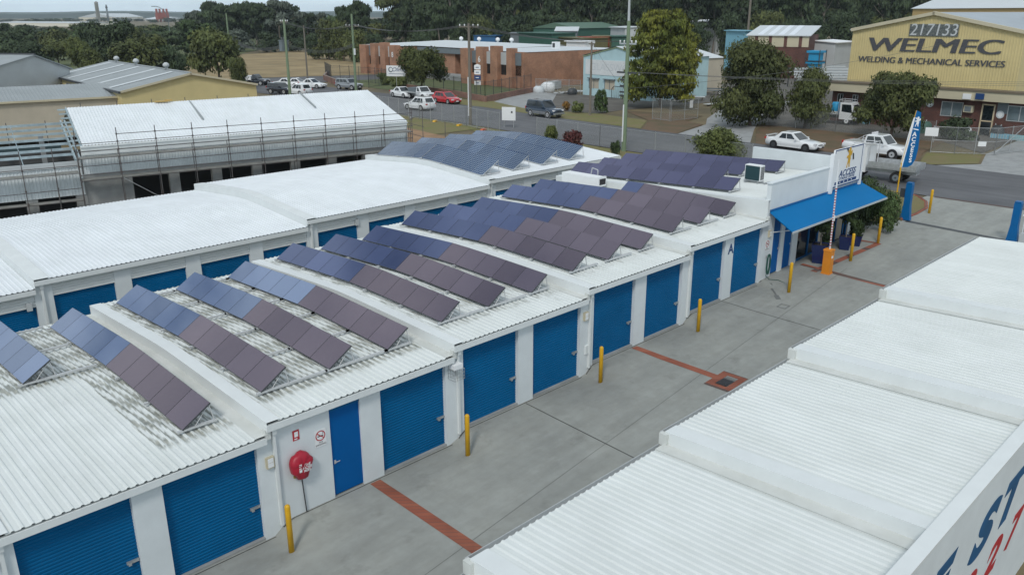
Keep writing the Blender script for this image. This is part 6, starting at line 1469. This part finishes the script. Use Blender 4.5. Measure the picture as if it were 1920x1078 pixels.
for k in range(4):
    wire((p4.x, p4.y, 9.3+k*.12), (px2(437, 150).x, px2(437, 150).y, 9.3+k*.12), 1.2, 'sagging bundled line left of the transformer pole', .03)
    wire((p4.x, p4.y, 9.3+k*.12), (p3.x, p3.y, 8.9+k*.12), .9, 'sagging bundled line right of the transformer pole', .025)

# ------------------------------------------------------------------ wire fences
def mesh_fence(pts, z0, h, label, post=3, rails=(1,), alpha=True, diag=False, name='wire_fence', r=.03):
    F = empty(name, (pts[0][0], pts[0][1], z0), 0, label, 'fence'); o = Vector(pts[0]); ms = MB(); rl = MB()
    for a, b in zip(pts, pts[1:]):
        a = Vector(a)-o; b = Vector(b)-o; L_ = (b-a).length; n = max(1, round(L_/post))
        for i in range(n+1): p = a+(b-a)*i/n; m = MB(); m.tube((p.x, p.y, 0), (p.x, p.y, h+.08), r, n=5); m.build('post', M['galv'], F)
        for f_ in rails: rl.tube((a.x, a.y, h*f_), (b.x, b.y, h*f_), r*.75, n=4)
        ms.add([(a.x, a.y, .05), (b.x, b.y, .05), (b.x, b.y, h), (a.x, a.y, h)], [(0, 1, 2, 3)])
    rl.build('rail', M['galv'], F)
    if alpha: ms.build('wire_mesh', M['wire'], F)
    return F
mesh_fence([(52.3, 13.5), (52.7, 28.7), (53.3, 37)], 2.15, 1.8, 'galvanised wire fence along the grass strip behind the office', post=3.2)
tf = mesh_fence([(52.2, 41), (53.6, 47.5), (54.1, 56), (54.5, 66), (55.6, 74)], 2.15, 2.0, 'temporary mesh fence panels around the bare earth lot', post=2.2, rails=(1, .08))
for i, (x, y, mt) in enumerate(((54.5, 65.5, 'rust'), (54.3, 61.5, 'rust'), (54.2, 57.5, 'greycrete'), (53.9, 53.0, 'yellow'), (53.5, 48.5, 'yellow'), (52.8, 44.0, 'rust'))):
    f = empty('fence_foot', (x, y, 2.16), R_(rr.uniform(0, 30)), '%s weighted fence foot from the left under the temporary fence' % ORD[i], 'fence foot', 'weighted feet of the temporary fence')
    m = MB(); m.prism([(-.4, 0), (.4, 0), (.33, .16), (-.33, .16)], 'y', -.15, .15); m.build('block', mat('orange_plastic', (.6, .14, .06), .7) if mt == 'rust' else M[mt], f)
    m = MB(); m.lathe([(.05, .16), (.05, .24)], n=8); m.build('socket', M['galv'], f)
mesh_fence([(76.0, 8.6), (76.2, 18), (76.4, 26.5), (77.2, 27.8)], 2.15, 1.9, 'low wire fence behind the parked white sedan', post=4.6, rails=())
mesh_fence([(72.3, 37.3), (71.9, 34.7)], 2.15, 2.3, 'small wire side panel by the golden conifer', post=1.6, rails=(1, .05))
Gm = mesh_fence([(72.0, 34.6), (76.3, 34.0)], 2.15, 2.2, 'open wire mesh gate with a white notice beside the side driveway', post=2.1, rails=(1, .5, .05), name='mesh_gate')
m = MB(); m.box(2.6, 3.2, -.62, -.6, 1.3, 2.1); m.build('notice', M['white'], Gm)
Gn = mesh_fence([(69.6, 6.6), (70.2, 4.9), (72.0, 2.4), (75.8, 1.2)], 2.15, 2.2, 'wide wire mesh gate in front of the welding workshop', post=2.0, rails=(1, .5, .05), name='mesh_gate')
m = MB(); m.cbox((-.08, .1, 1.75), (.04, 1.0, .7), rz=R_(20)); m.cbox((1.8, -3.35, .9), (.04, .62, .4), rz=R_(36)); m.build('notice', M['white'], Gn)
m = MB(); m.tube((2.4, -4.2, .1), (5.8, -5.3, 2.2), .03, n=4); m.build('brace', M['galv'], Gn)
mesh_fence([(87.2, 69.6), (89.3, 62.6)], 2.15, 2.0, 'wire fence closing the gap between brick factory and blue workshop', post=1.9, rails=(1, .6))
dg = picket_fence([(76.9, 30.1), (82.5, 32.2)], 2.15, 2.3, 'dark barred gate leaf standing open by the bushy tree', post=2.8, gap=.5)

# yard clutter
def heap(P, label, mt, w_, h_, seed, name='sack', cat='sack'):
    r = random.Random(seed); E_ = empty(name, P, r.uniform(0, 3), label, cat); prof = [(w_*.5, 0), (w_*.56, h_*.3), (w_*.5, h_*.75), (w_*.3, h_), (0, h_*.98)]; m = MB(); n = 12; vs = []
    for q, z in prof:
        for i in range(n): t = 2*math.pi*i/n; k = q*(1+.12*math.sin(2*t+seed)+.06*r.random()); vs.append((k*math.cos(t), k*math.sin(t), z+.04*r.random()))
    m.add(vs, [(k*n+i, k*n+(i+1) % n, (k+1)*n+(i+1) % n, (k+1)*n+i) for k in range(4) for i in range(n)], True); m.build('bag', M[mt], E_)
    m = MB()
    for s in (-1, 1): m.path([(s*w_*.3, 0, h_*.8), (s*w_*.35, 0, h_*1.15), (s*w_*.2, .05, h_*.85)], .03, 4)
    m.build('strap', M['palegrey'], E_)
for i, (q, mt, w_, h_, lb) in enumerate((((1010, 174), 'skylight', 1.4, .95, 'crumpled grey bulk bag by the orange brick side wall'), ((1027, 172), 'white', 2.1, 1.35, 'big white bulk bag by the orange brick side wall'), ((1073, 178), 'darkmetal', 1.2, .9, 'black heap against the light blue workshop corner'))):
    P = px2(*q); heap((P.x, P.y, 2.15), lb, mt, w_, h_, 50+i)
P = px2(1040, 168); ib = empty('tank_cage', (P.x, P.y, 2.15), R_(10), 'white caged liquid tank behind the bulk bags', 'tank')
m = MB(); m.box(-.9, .9, -.6, .6, .15, 1.25); m.build('tank', M['skylight'], ib); m = MB()
for z in (.2, .5, .8, 1.1, 1.28): m.path([(-.93, -.63, z), (.93, -.63, z), (.93, .63, z), (-.93, .63, z), (-.93, -.63, z)], .02, 4)
for i in range(7): m.tube((-.93+i*.31, -.63, .1), (-.93+i*.31, -.63, 1.3), .02, n=4)
m.build('cage', M['galv'], ib)
P = px2(1062, 176); pl = empty('rubble_pile', (P.x, P.y, 2.15), 0, 'low pile of white sheeting and offcuts near the blue workshop', 'rubble')
m = MB(); rr2 = random.Random(9)
for i in range(14): m.cbox((rr2.uniform(-2.6, 2.2), rr2.uniform(-1, 1), .1+.3*rr2.random()), (rr2.uniform(.5, 1.6), rr2.uniform(.3, .9), .08), rz=rr2.uniform(0, 3), rx=rr2.uniform(-.2, .2))
m.build('offcuts', M['palegrey'], pl); m = MB()
for i in range(6): m.cbox((rr2.uniform(-2.6, 2.2), rr2.uniform(-1, 1), .3), (rr2.uniform(1, 2.2), .12, .12), rz=rr2.uniform(0, 3), rx=.1)
m.build('timber', M['greybrown'], pl)
for i, (q, w_, d_, mt, lb) in enumerate((((1283, 192), 2.6, 1.6, 'beige', 'tilted pallet sheet leaning beside the side driveway'), ((1306, 189), 2.2, .9, 'skylight', 'pale sheet on trestles in the dark yard'), ((1362, 189), 1.6, 1.3, 'white', 'white folded sheet near the dark gate leaf'), ((1345, 197), 4.4, .8, 'palegrey', 'long pale plank stack along the side driveway'))):
    P = px2(*q); s_ = empty('sheet_stack', (P.x, P.y, 2.15), R_(-70+20*i), lb, 'sheet'); m = MB(); m.cbox((0, 0, .5 if i < 3 else .2), (w_, d_, .07), rx=R_(28) if i == 0 else 0); m.build('sheet', M[mt], s_)
    m = MB()
    for x in (-w_*.35, w_*.35): m.cbox((x, 0, .22 if i < 3 else .08), (.1, d_*.8, .42 if i < 3 else .14))
    m.build('trestle', M['greybrown'], s_)
P = px2(1310, 178); bmn = empty('long_trailer', (P.x, P.y, 2.15), R_(-60), 'long dark boat-like trailer frame along the warehouse wall', 'trailer')
m = MB(); m.box(-7, 6, -.1, .1, .9, 1.05); m.box(-7, 6, 1.2, 1.35, .7, .85); m.box(-7, 6, .1, 1.2, .55, .62); m.build('frame', M['slate'], bmn); m = MB(); m.box(-7, 6, -.14, -.101, 1.02, 1.1); m.build('edge', M['beige'], bmn)
for x in (-4, 3): wheel(bmn, x, -.2, .35)
for i, (q, mt, lb) in enumerate((((1800, 258), 'white', 'white wrapped machine behind the mesh gate'), ((1868, 258), 'darkmetal', 'black bin at the cream framed door'), ((1733, 250), 'green', 'green crate half hidden by shrubs at the workshop wall'), ((1625, 232), 'cyan', 'bright blue drum under the spreading tree'))):
    P = px2(*q); heap((P.x, P.y, 2.15), lb, mt, 1.8 if i == 0 else 1.1, 1.1, 70+i, 'yard_item', 'yard item')

# ------------------------------------------------------------------ tree belts
big = 'rows of trees beyond the industrial lots'
L1 = [  # px, base, top, width, style, leaf, label
 (18, 122, 56, 110, 'dense', 'leafdark', 'dark tree at the left edge behind the pale grey shed'),
 (62, 126, 74, 90, 'dense', 'leafdark', 'low dark tree second from the left edge'),
 (112, 124, 66, 86, 'round', 'leafolive', 'brownish olive tree above the right slope of the grey shed'),
 (158, 142, 72, 62, 'round', 'leafbush', 'yellow-green tree touching the left corner of the cream shed'),
 (212, 134, 36, 120, 'round', 'leafdark', 'dark broad tree below the distant factory'),
 (178, 146, 88, 60, 'dense', 'leafbush', 'bright low tree just left of the cream shed roof'),
 (262, 150, 66, 140, 'round', 'leafolive', 'wide olive tree behind the cream shed vents'),
 (330, 148, 80, 70, 'dense', 'leafdark', 'dark tree between the two big olive trees'),
 (412, 160, 46, 128, 'round', 'leafolive', 'biggest olive brown tree left of the parked cars'),
 (450, 168, 104, 46, 'dense', 'leafolive', 'low olive shrub tree touching the cream shed gable')]
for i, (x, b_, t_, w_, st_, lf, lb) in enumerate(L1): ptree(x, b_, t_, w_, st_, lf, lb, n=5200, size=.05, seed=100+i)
# mid distance belts on the left: (px, distance, top, width)
belt = [(365, 290, 22, 62, 'tallgum'), (405, 300, 8, 74, 'tallgum'), (450, 300, 6, 70, 'tallgum'), (480, 310, 18, 60, 'tallgum'), (520, 290, -2, 86, 'gum'), (498, 300, 28, 60, 'tallgum'), (345, 280, 32, 60, 'dense'), (388, 270, 44, 60, 'dense'), (440, 260, 52, 76, 'dense'), (500, 255, 56, 74, 'dense'), (545, 270, 44, 50, 'tallgum'), (575, 330, 22, 40, 'gum'), (598, 330, 24, 40, 'gum'), (558, 260, 70, 60, 'dense')]
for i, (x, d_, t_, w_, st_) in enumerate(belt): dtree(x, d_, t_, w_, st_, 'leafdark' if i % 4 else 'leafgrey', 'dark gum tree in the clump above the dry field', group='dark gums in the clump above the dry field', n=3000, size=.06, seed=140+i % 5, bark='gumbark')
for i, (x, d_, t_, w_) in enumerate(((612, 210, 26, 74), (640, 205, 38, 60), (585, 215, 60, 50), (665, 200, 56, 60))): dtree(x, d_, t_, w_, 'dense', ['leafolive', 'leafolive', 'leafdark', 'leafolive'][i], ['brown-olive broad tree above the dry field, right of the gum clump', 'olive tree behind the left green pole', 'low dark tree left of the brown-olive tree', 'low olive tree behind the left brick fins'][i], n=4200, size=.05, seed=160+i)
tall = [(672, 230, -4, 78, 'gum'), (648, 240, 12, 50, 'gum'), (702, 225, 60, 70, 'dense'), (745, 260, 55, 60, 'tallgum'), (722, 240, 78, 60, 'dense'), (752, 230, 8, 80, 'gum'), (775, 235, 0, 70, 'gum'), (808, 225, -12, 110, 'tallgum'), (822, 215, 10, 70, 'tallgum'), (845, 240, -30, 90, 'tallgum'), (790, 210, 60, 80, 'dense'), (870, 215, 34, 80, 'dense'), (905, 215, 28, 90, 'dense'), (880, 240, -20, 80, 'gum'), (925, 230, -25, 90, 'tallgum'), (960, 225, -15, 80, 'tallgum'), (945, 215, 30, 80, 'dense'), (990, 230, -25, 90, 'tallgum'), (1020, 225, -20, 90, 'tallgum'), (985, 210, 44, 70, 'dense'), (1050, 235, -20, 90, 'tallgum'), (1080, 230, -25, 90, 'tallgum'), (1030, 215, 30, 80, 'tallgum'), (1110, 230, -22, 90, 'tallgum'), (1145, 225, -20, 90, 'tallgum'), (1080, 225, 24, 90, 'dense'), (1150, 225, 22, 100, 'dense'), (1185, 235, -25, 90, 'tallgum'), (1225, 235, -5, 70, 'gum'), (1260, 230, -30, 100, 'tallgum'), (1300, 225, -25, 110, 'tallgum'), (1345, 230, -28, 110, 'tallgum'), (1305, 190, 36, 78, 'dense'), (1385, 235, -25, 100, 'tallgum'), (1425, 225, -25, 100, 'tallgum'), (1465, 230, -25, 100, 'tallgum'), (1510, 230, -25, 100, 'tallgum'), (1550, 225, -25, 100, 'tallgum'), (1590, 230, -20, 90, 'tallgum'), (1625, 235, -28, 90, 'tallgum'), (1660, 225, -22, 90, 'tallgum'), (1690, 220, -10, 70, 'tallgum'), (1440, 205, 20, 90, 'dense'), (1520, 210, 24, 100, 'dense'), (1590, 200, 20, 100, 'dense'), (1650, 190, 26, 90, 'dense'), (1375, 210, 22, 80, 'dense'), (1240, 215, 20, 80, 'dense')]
for i, (x, d_, t_, w_, st_) in enumerate(tall):
    lf = 'leafdark' if st_ != 'dense' or i % 3 else 'leafolive'
    dtree(x, d_, t_, w_, st_, lf, 'tall dark gum tree in the row closing the view' if st_ != 'dense' else 'lower dark tree under the tall gum row', group='tall dark gums closing the view' if st_ != 'dense' else 'lower trees under the tall gums', n=4200, size=.05, seed=180+i % 9, bark='gumbark')
fc = random.Random(5)
for i in range(64):
    x = -30+i*12+fc.uniform(-9, 9); d_ = fc.uniform(200, 400) if x < 380 else fc.uniform(300, 420)
    t_ = fc.uniform(44, 66) if x < 340 else fc.uniform(24, 50)
    if 470 < x < 690: d_ = fc.uniform(330, 430)
    dtree(x, d_, t_, fc.uniform(60, 96), ('dense', 'tallgum', 'round')[i % 3], ('leafdark', 'leafgreen', 'leafdark', 'leafolive')[i % 4], 'dark tree in the continuous belt behind the left sheds', group='trees in the belt behind the left sheds', n=1800, size=.075, seed=170+i % 6, bark='gumbark')
for i in range(40):
    x = 735+i*25+fc.uniform(-8, 8); dtree(x, fc.uniform(255, 290), fc.uniform(-30, 6), fc.uniform(90, 130), 'tallgum', 'leafdark' if i % 3 else 'leafolive', 'tall dark gum tree in the row closing the view', group='tall dark gums closing the view', n=4200, size=.05, seed=180+i % 9, bark='gumbark')
for i in range(10):
    x = 385+i*17+fc.uniform(-6, 6); dtree(x, fc.uniform(285, 320), fc.uniform(2, 24), fc.uniform(60, 90), 'tallgum', 'leafdark', 'dark gum tree in the clump above the dry field', group='dark gums in the clump above the dry field', n=3000, size=.06, seed=140+i % 5, bark='gumbark')
# far belts towards the horizon on the left
fb = random.Random(21)
for i in range(54):
    x = -40+i*14+fb.uniform(-8, 8); 
    if x > 760: break
    d_ = fb.uniform(420, 620); dtree(x, d_, fb.uniform(46, 62), fb.uniform(36, 60), 'dense', 'leafdark' if i % 3 else 'leafgrey', 'distant dark tree in the far belt before the horizon', group='distant trees before the horizon', n=700, size=.11, seed=200+i % 5, trunk=False)
for i in range(60):
    x = -60+i*16+fb.uniform(-8, 8); d_ = fb.uniform(1000, 1500); dtree(x, d_, fb.uniform(33, 40), fb.uniform(26, 44), 'dense', 'leafgrey' if i % 2 else 'leafdark', 'tiny hazy tree near the horizon', group='tiny hazy trees near the horizon', n=350, size=.15, seed=210+i % 4, trunk=False)

# ------------------------------------------------------------------ thin summer haze
m = MB(); m.box(-3900, 4500, -3900, 4500, -7, 60); hz = m.build('haze', mat('haze_air', (1, 1, 1))); tag(hz, 'thin pale haze in the air', kind='stuff')
hm = D.materials.new('haze_volume'); hm.use_nodes = True; hn = hm.node_tree; hn.nodes.clear()
ho = N(hn, 'ShaderNodeOutputMaterial'); hv = N(hn, 'ShaderNodeVolumePrincipled'); hv.inputs['Color'].default_value = (.82, .92, 1, 1); hv.inputs['Density'].default_value = .00015; hv.inputs['Anisotropy'].default_value = .2
hn.links.new(hv.outputs[0], ho.inputs['Volume']); hz.data.materials.clear(); hz.data.materials.append(hm)
